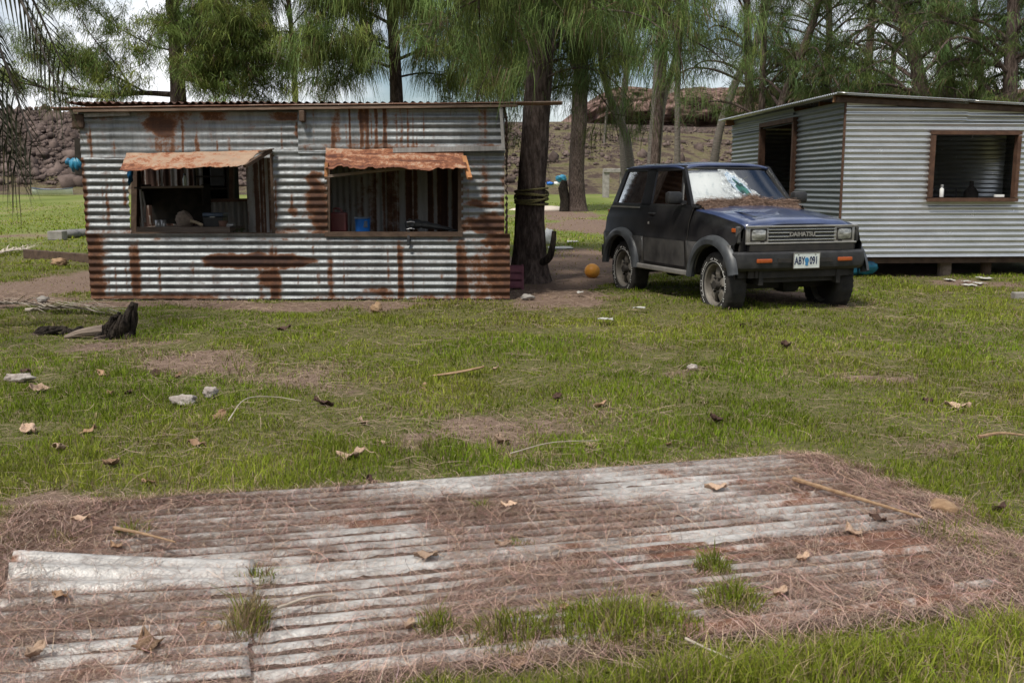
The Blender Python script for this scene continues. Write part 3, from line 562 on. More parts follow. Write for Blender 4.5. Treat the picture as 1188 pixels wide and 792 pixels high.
mb = MB(); mb.tube(spline([at(474, 268, Y0 + .02), at(474, 276, Y0 - .05), at(474, 285, Y0 - .06)], 8), .02, 7); mb.build('strap', M['black'], t_); mb = MB(); [MB().tube(spline([at(472, y_, Y0 + .02), at(477, y_ - 1, Y0 + .015), at(481, y_, Y0 + .02)], 6), .006, 6).build('buckle', M['tin_can'], t_) for y_ in (258, 266)]
# blue bags hanging at the left corner
M['bluebag'] = pmat('blue_tarpaulin', (.01, .10, .20), (.03, .24, .36), 9, .4, bump=.4); M['bluecloth'] = pmat('deep_blue_plastic', (.008, .09, .24), (.02, .15, .32), 6, .45)
p = at(89, 189, Y0 + .1); V_ = spline([p + [-.12, 0, .02], p + [-.06, 0, .0], p + [.02, 0, -.02], p + [.10, 0, .01]], 18)
mb = MB(); mb.tube(V_, np.interp(np.linspace(0, 1, 18), [0, .1, .25, .5, .8, 1], [.02, .05, .03, .085, .10, .07]) * (1 + .15 * np.sin(np.arange(18) * 2.3)), 12); tag(mb.build('tarp_bundle', M['bluebag'], origin=p, smooth=True), 'blue knotted tarpaulin bundle tied to the outer left corner of the shed', 'bundle')
MB().bar(at(93, 161, Y0 + .06), at(94, 203, Y0 + .06), .1, .07, up=(0, -1, 0)).build('corner_board', M['void'], shed)
p = at(151, 205, 12.6); lump('plastic_bag', (p[0] - .02, 12.55, p[2] + .02), (.075, .06, .12), M['bluecloth'], 12, 'deep blue plastic bag hanging inside the left opening', 'bag')
# ------------------------------------------------------------------ the newer tin house on stumps
C = at(977, 216, 14.0); C[2] = 0
E_ = np.array([1, .075, 0]); E_ /= np.linalg.norm(E_); B_ = np.array([-E_[1], E_[0], 0]); HL, HW = 5.3, 4.3
house = empty('tin_house', (C[0], C[1], 0), 'grey corrugated iron house raised on short stumps with a dark doorway', 'house')
zb_, zr_ = at(1000, 298, 14.05)[2], at(978, 113, 14.0)[2]
def on_front(px, py):
    d = ray(px, py); n = -B_; o_ = np.array([0, 0, CAM_H]); t = ((C - o_) @ n) / (d @ n); p = o_ + d * t; return (p - C) @ E_, p[2]
def on_left(px, py):
    d = ray(px, py); o_ = np.array([0, 0, CAM_H]); t = ((C - o_) @ E_) / (d @ E_); p = o_ + d * t; return (p - C) @ B_, p[2]
wl, wt = on_front(1082, 156); wr, wbm = on_front(1175, 230)
pit = .0765
def hpanel(o_, U, N, lu, zlo, zhi, seed, holes=(), dent=.0035, rust=None, name='wall_panel', mat='house'):
    V, F, r = corr(o_ + ZA * zlo, U, ZA, N, lu, zhi - zlo, pit, .0125, du=.12 if not holes else .05, dv=.0085, dent=dent, seed=seed, rust=rust or (lambda u, v: -.12 + .30 * (fbm(u * 2, v * 5, seed, 5) - .5) + .22 * (1 - sstep(0, .3, v)) * fbm(u * 4, v, 4)), holes=[(a, b_, c_ - zlo, d_ - zlo) for a, b_, c_, d_ in holes], ragged=.012)
    return mk(name, V, F, M[mat], house, smooth=True, attrs=dict(rust=r))
hpanel(C - E_ * .02, E_, -B_, HW, zb_, zr_ - .27, 1, [(wl, wr, wbm, wt)])
hpanel(C - B_ * .012 - E_ * .01, E_, -B_, 1.75, zr_ - .30, zr_ - .04, 2); hpanel(C - B_ * .006 + E_ * 1.72, E_, -B_, HW - 1.72, zr_ - .31, zr_ - .14, 3)
dl, dtop = on_left(925, 141); dr, _ = on_left(886, 147); d0, d1 = min(dl, dr), max(dl, dr)
hr = lambda u, v: .03 + .16 * (.5 - .5 * np.cos(2 * math.pi * (v + .02) / pit)) * fbm(u * 2, v * 2, 5) * 1.2
hpanel(C - E_ * .004, B_, -E_, HL, zb_, zr_ - .05, 4, [(d0, d1, zb_ - .1, dtop)], rust=hr, mat='shadedtin')
hpanel(C - E_ * .016 + B_ * (d0 + .12), B_, -E_, HL - d0 - .12, dtop - .03, zr_ + .02, 5, mat='shadedtin')
hpanel(C + B_ * HL, E_, B_, HW, zb_, zr_ - .1, 6); hpanel(C + E_ * HW, B_, E_, HL, zb_, zr_ - .26, 7, [(2.6, 3.05, 1.3, 1.8)])  # unseen opening added in the right wall to let daylight onto inner walls
slope = -.046
RD = E_ + ZA * slope; RD /= np.linalg.norm(RD)
V, F, r = corr(C - E_ * .20 - B_ * .16 + ZA * (zr_ + .045), RD, B_, np.cross(RD, B_), 1.95, HL + .45, .0765, .011, du=.2, dv=.0096, rust=lambda u, v: .02 + 0 * u)
o = mk('roof_sheet', V, F, M['house'], house, smooth=True, attrs=dict(rust=r)); o.modifiers.new('thick', 'SOLIDIFY').thickness = .008
V, F, r = corr(C + E_ * 1.72 - B_ * .13 + ZA * (zr_ + .045 + slope * 1.9 - .004), RD, B_, np.cross(RD, B_), HW - 1.5, HL + .4, .0765, .011, du=.2, dv=.0096, rust=lambda u, v: .02 + 0 * u)
o = mk('roof_sheet', V, F, M['house'], house, smooth=True, attrs=dict(rust=r)); o.modifiers.new('thick', 'SOLIDIFY').thickness = .008
M['rafter'] = pmat('raw_rafter', (.20, .105, .05), (.28, .155, .08), 9, .8, bump=.3, spec=.2)
for s_ in np.linspace(.04, HL - .1, 6):
    MB().bar(C + E_ * (.03 if s_ > .1 and s_ < 5 else -.17) + B_ * s_ + ZA * (zr_ - .02), C + E_ * HW + B_ * s_ + ZA * (zr_ - .02 + slope * HW), .045, .09).build('rafter', M['rafter'], house)
MB().bar(C - E_ * .15 - B_ * .03 + ZA * (zr_ - .035), C + E_ * HW - B_ * .03 + ZA * (zr_ - .035 + slope * HW), .04, .07).build('front_rafter', M['darkwood'], house)  # shadow under the roof edge is put into its dark timber colour
# corner strip, frames
for z_ in np.arange(zb_, zr_ - .1, .0765): pass
MB().bar(C + ZA * zb_ - E_ * .012 - B_ * .008, C + ZA * (zr_ - .06) - E_ * .012 - B_ * .008, .028, .028, up=(0, 1, 0)).build('corner_post', M['brownwood'], house)
def fr_pt(s_, z_, out=.02): return C + E_ * s_ - B_ * out + ZA * z_
fw = .05
t1_ = MB().bar(fr_pt(wl - .03, wt + .02), fr_pt(wr + .03, wt + .02), .10, fw).bar(fr_pt(wl - .03, wbm - .02), fr_pt(wr + .03, wbm - .02), .13, fw).bar(fr_pt(wl - .002, wbm + .013), fr_pt(wl - .002, wt - .013), .095, fw, up=tuple(E_)).bar(fr_pt(wr + .002, wbm + .013), fr_pt(wr + .002, wt - .013), .095, fw, up=tuple(E_)).build('window_frame', M['brownwood'], house)
def lf_pt(s_, z_, out=.02): return C + B_ * s_ - E_ * out + ZA * z_
MB().bar(lf_pt(d0 - .02, dtop + .03), lf_pt(d1 + .02, dtop + .03), .11, .07).bar(lf_pt(d0, zb_), lf_pt(d0, dtop - .006), .10, .07, up=tuple(B_)).bar(lf_pt(d1, zb_), lf_pt(d1, dtop - .006), .10, .07, up=tuple(B_)).build('door_frame', M['brownwood'], house)
MB().box(lf_pt(d1 + .07, dtop - .55, .03), (.05, .06, .1)).build('hinge', M['darkwood'], house)
hq = C + E_ * (HW / 2) + B_ * (HL / 2); rotH = np.stack([E_, B_, ZA], 1)
MB().box(hq + ZA * (zb_ + .03), (HW - .1, HL - .1, .04), rotH).build('floor', M['darkwood'], house)
hpanel(C + E_ * 1.0 + B_ * 2.4, E_, -B_, 1.05, zb_ + .05, zr_ - .15, 8, name='inner_wall'); hpanel(C + E_ * 2.35 + B_ * 3.3, E_, -B_, HW - 2.4, zb_ + .05, zr_ - .2, 9, name='inner_wall')
MB().bar(C + E_ * 2.05 + B_ * 2.35 + ZA * (zb_ + .05), C + E_ * 2.05 + B_ * 2.35 + ZA * (zr_ - .15), .12, .12, up=tuple(E_)).build('post', M['darkwood'], house)
sp = on_front(1106, 310)[0]
for s_ in (.12, sp, sp + .62, 3.0, 4.1):
    for b_ in (.25, 2.6, HL - .2):
        big = (s_ == sp and b_ == .25); V, F = tube([C + E_ * s_ + B_ * b_ + ZA * -.1, C + E_ * s_ + B_ * b_ + ZA * (zb_ + .015)], .095 if big else .075, 12); mk('stump', V, F, M['wood'] if big else M['darkwood'], house)
for b_ in (.1, HL / 2, HL - .1): MB().bar(C + E_ * .05 + B_ * b_ + ZA * (zb_ - .045), C + E_ * (HW - .05) + B_ * b_ + ZA * (zb_ - .045), .08, .10).build('bearer', M['darkwood'], house)
# things in the house window and beneath the floor
def in_front(px, py, b_): s_, z_ = on_front(px, py); p = C + E_ * s_ + B_ * b_ + ZA * z_; o_ = np.array([0, 0, CAM_H]); return p
sl = C + E_ * on_front(1093, 228)[0] + B_ * .02 + ZA * (wbm + .014); t_ = empty('spray_bottle', sl, 'white bottle with grey cap standing on the house window sill', 'bottle')
V, F = lathe([(.026, 0), (.028, .006), (.028, .115), (.016, .13), (.016, .14)], 14, sl); mk('bottle_body', V, F, M['white'], t_, smooth=True); V, F = lathe([(.02, .138), (.02, .175), (.012, .178)], 12, sl); mk('cap', V, F, M['tin_can'], t_)
sl = C + E_ * on_front(1160, 228)[0] + B_ * .02 + ZA * (wbm + .014); tag(MB().box(sl + ZA * .018, (.13, .05, .036), rotH, bev=.005).build('small_box', M['white'], origin=sl), 'small white carton lying on the right end of the house window sill', 'box')
sb = C + E_ * on_front(1113, 228)[0] + B_ * .55 + ZA * (zb_ + .05); t_ = empty('metal_chair', sb, 'thin black metal chair showing its rail inside the house window', 'chair'); zt_ = wbm + .13 - sb[2]
for x in (-.24, .24):
    MB().tube([sb + E_ * x, sb + E_ * x + ZA * zt_], .012, 8).build('back_leg', M['black'], t_); MB().tube([sb + E_ * x + B_ * .4, sb + E_ * x + B_ * .4 + ZA * .45], .012, 8).build('leg', M['black'], t_)
for z_ in (zt_, zt_ - .1): MB().tube([sb - E_ * .24 + ZA * z_, sb + E_ * .24 + ZA * z_], .011, 8).build('back_rail', M['black'], t_)
for x in (-.08, .08): MB().tube([sb + E_ * x + ZA * zt_, sb + E_ * x + ZA * .45], .008, 6).build('back_slat', M['black'], t_)
MB().box(sb + B_ * .2 + ZA * .46, (.5, .44, .03), rotH, bev=.01).build('seat', M['black'], t_)
sb = C + E_ * on_front(1148, 228)[0] + B_ * .5 + ZA * (zb_ + .05); V, F = lathe([(.09, 0), (.10, .02), (.10, wbm - sb[2] + .08), (.06, wbm - sb[2] + .14), (.03, wbm - sb[2] + .17), (.03, wbm - sb[2] + .24)], 16, sb); tag(mk('gas_cylinder', V, F, M['void'], origin=sb, smooth=True), 'dark upright gas cylinder inside the house window at the right', 'cylinder')
p = C + E_ * .42 + B_ * .25; lump('tarp', (p[0], p[1], .17), (.26, .2, .17), M['bluebag'], 33, 'crumpled blue tarpaulin pushed under the house beside the car', 'tarpaulin', flat=-.16)
M['debris'] = M['white']

# ------------------------------------------------------------------ smaller things in the field
M['ball'] = pmat('orange_plastic', (.58, .24, .025), (.66, .31, .045), 5, .5, bump=.1)
p = gr(687, 322.5); br = .105
t_ = empty('float_ball', (p[0], p[1], 0), 'orange round plastic float lying on bare earth behind the car', 'ball')
bm = bmesh.new(); bmesh.ops.create_uvsphere(bm, u_segments=32, v_segments=20, radius=br); V = np.array([v.co[:] for v in bm.verts]) + np.array([p[0], p[1], br - .006]); F = [[v.index for v in f.verts] for f in bm.faces]; bm.free()
mk('shell', V, F, M['ball'], t_, smooth=True); a_ = np.linspace(0, 2 * math.pi, 40); MB().tube(np.stack([p[0] + br * np.cos(a_), p[1] + br * .3 * np.sin(a_), br - .006 + br * .95 * np.sin(a_)], 1), .003, 6, caps=False).build('seam', M['ball'], t_)
# fallen palm trunk across the back
a_, b_ = gr(520, 241), gr(800, 239); a_[2] = .14; b_[2] = .14
P = spline([a_, (a_ + b_) / 2 + [0, -.6, .02], b_], 60); V, F = tube(P, .15 + .012 * np.sin(np.arange(60) * 2.4), 10)
M['palmbark'] = pmat('palm_bark', (.085, .072, .062), (.17, .15, .13), 6, .9, bump=.6, stretch=(1, 1, 5), spec=.2)
tag(mk('fallen_trunk', V, F, M['palmbark'], origin=(P[30][0], P[30][1], 0), smooth=True), 'long grey palm trunk lying across the grass behind the big tree', 'log')
p = gr(655.5, 247); V, F = tube([p + [0, 0, -.1], p + [.03, 0, .6], p + [-.12, 0, 1.2], p + [-.05, 0, 1.55]], [.30, .24, .24, .14], 12); V = V * 1.0; V[:, 0] += .08 * (fbm(V[:, 2] * 4, V[:, 1] * 3, 2) - .5)
M['char'] = pmat('charred_wood', (.012, .010, .009), (.06, .048, .038), 14, .95, bump=1, stretch=(2, 2, .5), spec=.1)
o = mk('dead_stump', V, F, M['char'], origin=p); tag(o, 'tall blackened broken tree stump in front of the second pine', 'stump')
p = gr(636, 246); lump('sand_heap', (p[0], p[1], .02), (1.9, .9, .28), pmat('pale_sand', (.50, .43, .36), (.60, .53, .45), 3, .95), 9, 'low pale sand heap beside the blackened tall stump', 'sand heap', flat=-.03, amp=.25)
M['concrete'] = pmat('concrete', (.19, .175, .155), (.30, .28, .255), 5, .9, bump=.3)
Yt = 70.; pa, pb_ = at(700, 198, Yt), at(733, 198.5, Yt); zt_ = pa[2]; gzb = float(gz(pa[0], Yt))
t_ = empty('stone_table', ((pa[0] + pb_[0]) / 2, Yt, gzb), 'grey concrete slab table standing far back at the foot of the slope', 'table')
MB().box(((pa[0] + pb_[0]) / 2, Yt, zt_), (pb_[0] - pa[0], .9, .28), bev=.03).build('slab', M['concrete'], t_)
for px in (703, 723): q_ = at(px, 206, Yt); MB().box((q_[0], Yt, (zt_ + gzb) / 2 - .1), (.42, .7, zt_ - gzb), bev=.02).build('leg', M['concrete'], t_)
for i, (px, py, r_, mt, lab) in enumerate(((630, 213, .28, 'white', 'white bundle at the left of the far bags by the slope'), (638, 213, .25, 'bluepail', 'bright blue bundle among the far bags by the slope'), (646, 213, .25, 'white', 'white bundle beside the teal far bag by the slope'), (651, 207, .45, 'bluebag', 'tall teal bundle at the right of the far bags by the slope'))):
    p = at(px, py, 66.); g0 = float(gz(p[0], 66.)); lump('supply_bag', (p[0], 66., max(p[2], g0 + .1)), (r_ * .8, r_ * .6, r_ * .5), M[mt], 40 + i, lab, 'bag', 'bags piled at the foot of the slope', amp=.6, fr=3)
p = at(651, 216, 66.); MB
# boat far left
p = at(61, 226, 74.); g0 = float(gz(p[0], 74.)); z0 = max(p[2], g0)
t_ = empty('boat', (p[0], 74., z0), 'long low white and blue boat lying far off on the grass', 'boat')
st_ = []; nb = 15
for i in range(nb):
    s_ = i / (nb - 1); x = (s_ - .5) * 3.0; wd = .45 * (1 - abs(2 * s_ - 1) ** 3) + .02; sh = .38 + .12 * abs(2 * s_ - 1) ** 2; st_ += [(p[0] + x, 74 - wd, z0 + sh), (p[0] + x, 74 - wd * .6, z0 + .02), (p[0] + x, 74 + wd * .6, z0 + .02), (p[0] + x, 74 + wd, z0 + sh)]
mk('hull', st_, gridf(nb, 4), M['white'], t_); mb = MB(); mb.tube([np.array(st_[4 * i]) for i in range(nb)], .04, 6); mb.tube([np.array(st_[4 * i + 3]) for i in range(nb)], .04, 6); mb.build('gunwale', M['bluebox'], t_)
MB().box((p[0], 74, z0 + .3), (.2, .8, .04)).build('thwart', M['greywood'], t_)
# blocks, tyre and beam left of the shed
for i, (px, py, lab) in enumerate(((67, 278.5, 'pale concrete block at the left end of the row beside the shed'),)):
    p = gr(px, py); t_ = tag(MB().box((p[0], p[1], .11), (.36, .3, .22), bev=.02).build('concrete_block', M['concrete'], origin=(p[0], p[1], 0)), lab, 'block')
def torus(c, R_, r_, n=28, m_=10, ax='z', sq=1.0):
    V = []; 
    for i in range(n):
        a = 2 * math.pi * i / n
        for j in range(m_):
            b2 = 2 * math.pi * j / m_; q_ = R_ + r_ * math.cos(b2); V.append((c[0] + q_ * math.cos(a), c[1] + q_ * math.sin(a), c[2] + r_ * sq * math.sin(b2)))
    F = [(i * m_ + j, ((i + 1) % n) * m_ + j, ((i + 1) % n) * m_ + (j + 1) % m_, i * m_ + (j + 1) % m_) for i in range(n) for j in range(m_)]
    return V, F
for px, py, lab in ((78, 276, 'left one of two grey old tyres lying beside the shed'), (91, 275, 'right one of two grey old tyres lying beside the shed')):
    p = gr(px, py); V, F = torus((p[0], p[1], .10), .22, .10); tag(mk('old_tyre', V, F, M['concrete'] if px < 60 else pmat('dusty_rubber', (.10, .10, .10), (.19, .185, .18), 6, .9), origin=(p[0], p[1], 0), smooth=True), lab, 'tyre', 'old tyres lying left of the shed')
a_, b_ = gr(30, 299), gr(118, 306); MB
tag(MB().bar(a_ + [0, 0, .07], b_ + [0, 0, .06], .1, .17, bev=.01).build('timber_beam', M['darkwood'], origin=(a_ + b_) / 2), 'long dark timber beam lying on the grass beside the shed', 'beam')
p = at(597, 308, 12.6); t_ = empty('plastic_crate', (p[0], 12.6, 0), 'faded pink plastic crate between the shed and the big tree', 'crate')
M['pink'] = pmat('faded_pink_plastic', (.17, .05, .075), (.24, .085, .11), 9, .6)
MB().box((p[0], 12.6, .03), (.2, .3, .02)).build('base', M['pink'], t_)
for y in (-.15, .15):
    for z_ in (.07, .16, .25): MB().box((p[0], 12.6 + y, z_), (.2, .014, .06)).build('slat', M['pink'], t_)
for x in (-.1, .1):
    for z_ in (.07, .16, .25): MB().box((p[0] + x, 12.6, z_), (.014, .3, .06)).build('slat', M['pink'], t_)
for x in (-.1, .1):
    for y in (-.15, .15): MB().box((p[0] + x, 12.6 + y, .145), (.03, .03, .29)).build('corner_post', M['pink'], t_)
# charred stump on the lawn
p = gr(134, 391); t_ = empty('charred_stump', (p[0], p[1], 0), 'jagged black charred stump with a pale root on the left lawn', 'stump')
mb = MB(); r1 = random.Random(8)
for k_ in range(26):
    bx = r1.uniform(-.15, .13); tp = .33 - 1.15 * max(0, .06 - bx) - r1.uniform(0, .17); mb.tube(spline([p + [bx, r1.uniform(-.08, .08), -.02], p + [bx + .03, r1.uniform(-.06, .06), tp * .5], p + [bx + .05 + .10 * (tp - .1), r1.uniform(-.04, .04), max(tp, .05)]], 9), np.array([.04, .038, .035, .034, .03, .028, .026, .022, .016]) * r1.uniform(.6, 1.25), 6)
mb.build('trunk', M['char'], t_)
mb = MB(); mb.tube(spline([p + [-.1, 0, .06], p + [-.28, -.02, .04], p + [-.42, -.03, .0]], 10), np.linspace(.05, .02, 10), 8); mb.build('root', M['wood'], t_)
q_ = gr(72, 388); mb = MB(); [mb.tube(spline([q_ + [random.uniform(-.25, .25), random.uniform(-.1, .1), -.02], q_ + [random.uniform(-.2, .2), 0, .06], q_ + [random.uniform(-.3, .3), random.uniform(-.1, .1), -.01]], 8), .02, 6) for _ in range(9)]
tag(mb.build('burnt_roots', M['char'], origin=q_), 'low tangle of burnt roots left of the charred stump', 'roots')
# dry palm fronds on the ground
M['dryfrond'] = pmat('dry_frond', (.30, .25, .20), (.46, .40, .33), 10, .8)
def dry_frond(px0, py0, px1, py1, label, n=46, lw=.35, wild=.5, seed=1, group=None, z=.03):
    a_, b_ = gr(px0, py0), gr(px1, py1); a_[2] = b_[2] = z; r3 = random.Random(seed); t_ = empty('palm_frond', (a_ + b_) / 2 * np.array([1, 1, 0]), label, 'palm frond', group)
    sp_ = spline([a_, (a_ + b_) / 2 + [0, .1, .03], b_], 24); V, F = tube(sp_, np.linspace(.02, .006, 24), 7); mk('stem', V, F, M['dryfrond'], t_); mb = MB(); d = (b_ - a_) / np.linalg.norm(b_ - a_); nrm = np.array([-d[1], d[0], 0])
    for i in range(n):
        c_ = sp_[int(i / n * 22) + 1]; sd = 1 if i % 2 else -1; dr = d * r3.uniform(.6, 1.1) + nrm * sd * r3.uniform(.1, wild) + np.array([0, 0, r3.uniform(-.02, .25)]); dr /= np.linalg.norm(dr); l_ = lw * r3.uniform(.5, 1.1); w_ = .010
        q1 = c_ + dr * l_ * .5 + [0, 0, .02]; q2 = c_ + dr * l_ + [0, 0, -.02]; s_ = np.cross(dr, [0, 0, 1.]) * w_; mb.add([c_ - s_, c_ + s_, q1 + s_, q1 - s_, q2], [(0, 1, 2, 3), (3, 2, 4)])
    mb.build('leaflets', M['dryfrond'], t_); return t_
dry_frond(30, 363, 122, 366, 'dry grey palm frond lying beside the charred stump', seed=2, lw=.45, wild=.25); dry_frond(-30, 357, 70, 362, 'dry grey palm frond at the left edge of the bare earth', seed=4, wild=.2, lw=.4); dry_frond(-20, 300, 32, 291, 'pale dry palm frond on the grass bank beside the timber beam', seed=6, wild=.7, lw=.6)
# pale scraps
M['paper'] = pmat('dirty_paper', (.36, .35, .32), (.48, .47, .43), 20, .8)
def scrap(px, py, sx, sy, label, mat='paper', seed=0, lift=.01, group=None, name='paper_scrap', rot=0, z=0):
    p = gr(px, py); n, mI = 9, 7; c_, s_ = math.cos(rot), math.sin(rot); P = []
    for i in range(n):
        for j in range(mI):
            u, v = (i / (n - 1) - .5) * sx, (j / (mI - 1) - .5) * sy; u *= 1 + .3 * (fbm(j * .6, seed, seed) - .5); v *= 1 + .4 * (fbm(i * .6, seed + 3, seed) - .5)
            P.append(p + [u * c_ - v * s_, u * s_ + v * c_, float(gz(p[0], p[1])) + z + lift + .035 * fbm(i * .5, j * .6, seed + 7)])
    o = mk(name, P, gridf(n, mI), M[mat], origin=p, smooth=True); o.modifiers.new('thick', 'SOLIDIFY').thickness = .003; return tag(o, label, cat='scrap', group=group)
for i, (px, py, sx, sy, lab) in enumerate(((1101, 326, .09, .2, 'left one of the white paper scraps on the grass before the house'), (1121, 328, .08, .15, 'middle upper white paper scrap on the grass before the house'), (1124, 332, .14, .2, 'lowest white paper scrap on the grass before the house'), (1136, 331, .12, .15, 'right lower white paper scrap on the grass before the house'), (1142, 325.5, .16, .2, 'rightmost upper white paper scrap on the grass before the house'))):
    scrap(px, py, sx, sy, lab, seed=i, group='paper scraps before the house')
scrap(650, 288, .5, .7, 'pale flattened sheet on the bare earth right of the big tree', seed=11, name='pale_sheet'); scrap(664, 281, .25, .6, 'small white scrap on the grass beyond the big tree', seed=12); scrap(673, 346, .07, .15, 'small white scrap on the grass in front of the orange ball', seed=13, lift=.04); scrap(702, 379, .14, .1, 'thin white scrap on the lawn in front of the car', seed=14, lift=.045); scrap(741, 366, .12, .06, 'sliver of white paper on the lawn left of the car front wheel', seed=15, lift=.045)
p = gr(636, 283); t_ = tag(lump('white_sack', (p[0], p[1], .15), (.16, .12, .19), M['white'], 71, 'small white sack standing behind the branch stub of the big tree', 'sack', flat=-.15), None)
p = gr(1186, 347); tag(MB().box((p[0], p[1], .04), (.22, .11, .08), bev=.01).build('pale_stone', M['sandstone'] if 'sandstone' in M else M['concrete'], origin=(p[0], p[1], 0)), 'pale flat stone on the lawn at the far right', 'stone')
# marker cairn on the cliff
p = at(775, 113, 133.); t_ = empty('stone_marker', (p[0], 133., p[2] - 1), 'small square stone marker standing on top of the red cliff', 'marker'); MB().box((p[0], 133., p[2] + .1), (2.2, 2.0, 2.4), bev=.1).build('base', M['concrete'], t_); MB().box((p[0], 133., p[2] + 1.75), (1.3, 1.3, .9), bev=.1).build('cap', M['concrete'], t_)
# ------------------------------------------------------------------ the car
M['navy'] = pmat('sky_blued_navy_paint', (.028, .042, .10), (.055, .078, .17), 3, .30, coat=.9, spec=.6)  # navy paint with the sky's bluish reflection put into its colour
M['blackpaint'] = pmat('dull_black_paint', (.006, .006, .007), (.020, .019, .019), 4, .3, coat=.05, detail=8, spec=.3)
M['gunmetal'] = pmat('dusty_gunmetal_paint', (.038, .037, .037), (.095, .091, .086), 5, .42, metal=.25, coat=.15, detail=8, spec=.4)
M['flare'] = pmat('grey_flare_plastic', (.026, .028, .031), (.058, .062, .066), 5, .42, detail=8, spec=.4)
M['chrome'] = pmat('worn_chrome', (.55, .55, .54), (.68, .68, .67), 8, .22, metal=.9); M['dustychrome'] = pmat('dusty_steel', (.30, .29, .27), (.42, .40, .37), 8, .4, metal=.6)
M['bumper'] = pmat('bumper_black', (.012, .012, .013), (.03, .029, .029), 9, .5, bump=.15)
M['rim'] = pmat('dusty_alloy', (.15, .135, .115), (.30, .275, .24), 7, .5, metal=.45)
M['amber'] = pmat('amber_lens', (.30, .06, .012), (.38, .085, .016), 10, .25, coat=.4)
M['lamp'] = pmat('headlamp_glass', (.12, .12, .11), (.42, .42, .39), 12, .12, coat=1.0, metal=.3, stretch=(1, 1, 3))
M['glass'] = glassmat('car_glass', (.28, .30, .30), .03, .03); M['glassdark'] = glassmat('tinted_car_glass', (.05, .05, .055), .06, .0, 1.22); M['windglass'] = glassmat('windscreen_glass', (.92, .94, .95), .05, .20)
M['under'] = pmat('oily_underside', (.012, .011, .010), (.03, .025, .02), 8, .8)
car = empty('parked_suv', (2.43, 11.50, 0.0), 'dark two door off road car with a smashed windscreen parked on the grass', 'car', rotz=R(-70.9))
def cp(mbv, name, mat, parent=None, smooth=False, **k):
    o = mk(name, mbv.v, mbv.f, M[mat], parent or car, local=True, smooth=smooth, **k); return o
def shade(o, ang=35):
    me = o.data; me.shade_smooth()
    try: me.set_sharp_from_angle(angle=R(ang))
    except Exception: pass
    return o
FA, RA, WZ, AR = 1.0875, -1.0875, .285, .375
def zlow(x):
    z = .36
    for xa in (FA, RA):
        if abs(x - xa) < AR: z = max(z, WZ + .02 + math.sqrt(AR * AR - (x - xa) ** 2))
    return z
def hoodz(x): return float(np.interp(x, [-1.7, .40, .46, .9, 1.3, 1.46, 1.50], [1.075, 1.075, 1.045, 1.005, .945, .91, .885]))
xsn = sorted(set(list(np.linspace(-1.60, 1.47, 40)) + [xa + AR * math.cos(a_) for xa in (FA, RA) for a_ in np.linspace(0, math.pi, 19)] + [.40, .46]))
xsn = [x for x in xsn if x <= 1.471]
def section(x):
    zl, zt_ = zlow(x), hoodz(x) - .02; nose = max(0, (x - 1.2) / .3); pts_ = []
    zc = .735
    for f_ in (0, .33, .66, 1): z_ = zl + (zc - .035 - zl) * f_ if zl < zc - .04 else zc - .035 + .0; pts_.append((.755 + .02 * f_ - .02 * nose, z_))
    wsh = .665 - .02 * nose
    pts_ += [(.752 - .02 * nose, zc), (.735 - .02 * nose, zc + (zt_ - zc) * .5), (wsh + .012, zt_ - .012), (wsh, zt_)]
    return pts_
V = []; ns = len(section(0))
for x in xsn:
    for sy in (-1, 1):
        for y, z in section(x): V.append((x - (.05 * (1.0 - z) if x < -1.55 else 0), sy * y, z))
F = []
for i in range(len(xsn) - 1):
    for sd in (0, 1):
        for j in range(ns - 1):
            a_ = i * 2 * ns + sd * ns + j; q4 = (a_, a_ + 1, a_ + 2 * ns + 1, a_ + 2 * ns); F.append(q4 if sd else q4[::-1])
    if xsn[i] >= .395: pass
b0 = len(xsn)
# rear panel
mb = MB(); mb.v = V; mb.f = F
mb.add([(-1.645, -.70, .42), (-1.645, .70, .42), (-1.62, .70, .74), (-1.60, .655, 1.055), (-1.60, -.655, 1.055), (-1.62, -.70, .74)], [(0, 1, 2, 5), (5, 2, 3, 4)])
mb.add([(1.46, -.71, .44), (1.46, .71, .44), (1.46, .645, .875), (1.46, -.645, .875)], [(0, 1, 2, 3)])
mb.add([(-1.6, -.66, 1.053), (-1.6, .66, 1.053), (-1.35, .66, 1.053), (-1.35, -.66, 1.053)], [(0, 1, 2, 3)])
shade(cp(mb, 'body', 'blackpaint'), 30)
# lower cladding: the grey band below the crease
def side_strip(x0, x1, lo, hi, out, name, mat, n=24, sides=(-1, 1)):
    for sd in sides:
        Vv = []; xs_ = np.linspace(x0, x1, n)
        for x in xs_:
            zl = max(lo, zlow(x) + .003)
            for f_ in (0, .5, 1):
                z_ = min(zl, hi) + (hi - min(zl, hi)) * f_; yb_ = float(np.interp(z_, [.36, .70, .735, .9, 1.05], [.757, .777, .755, .738, .68]))
                Vv.append((x, sd * (yb_ + out), z_))
        mb2 = MB(); Fg = gridf(n, 3); mb2.add(Vv, Fg if sd < 0 else Fg[:, ::-1]); o = cp(mb2, name, mat, smooth=True); s_ = o.modifiers.new('thick', 'SOLIDIFY'); s_.thickness = .012; s_.offset = 0
side_strip(-1.58, -.50, .37, .70, .004, 'lower_panel', 'gunmetal'); side_strip(.545, 1.44, .37, .70, .004, 'lower_panel', 'gunmetal')
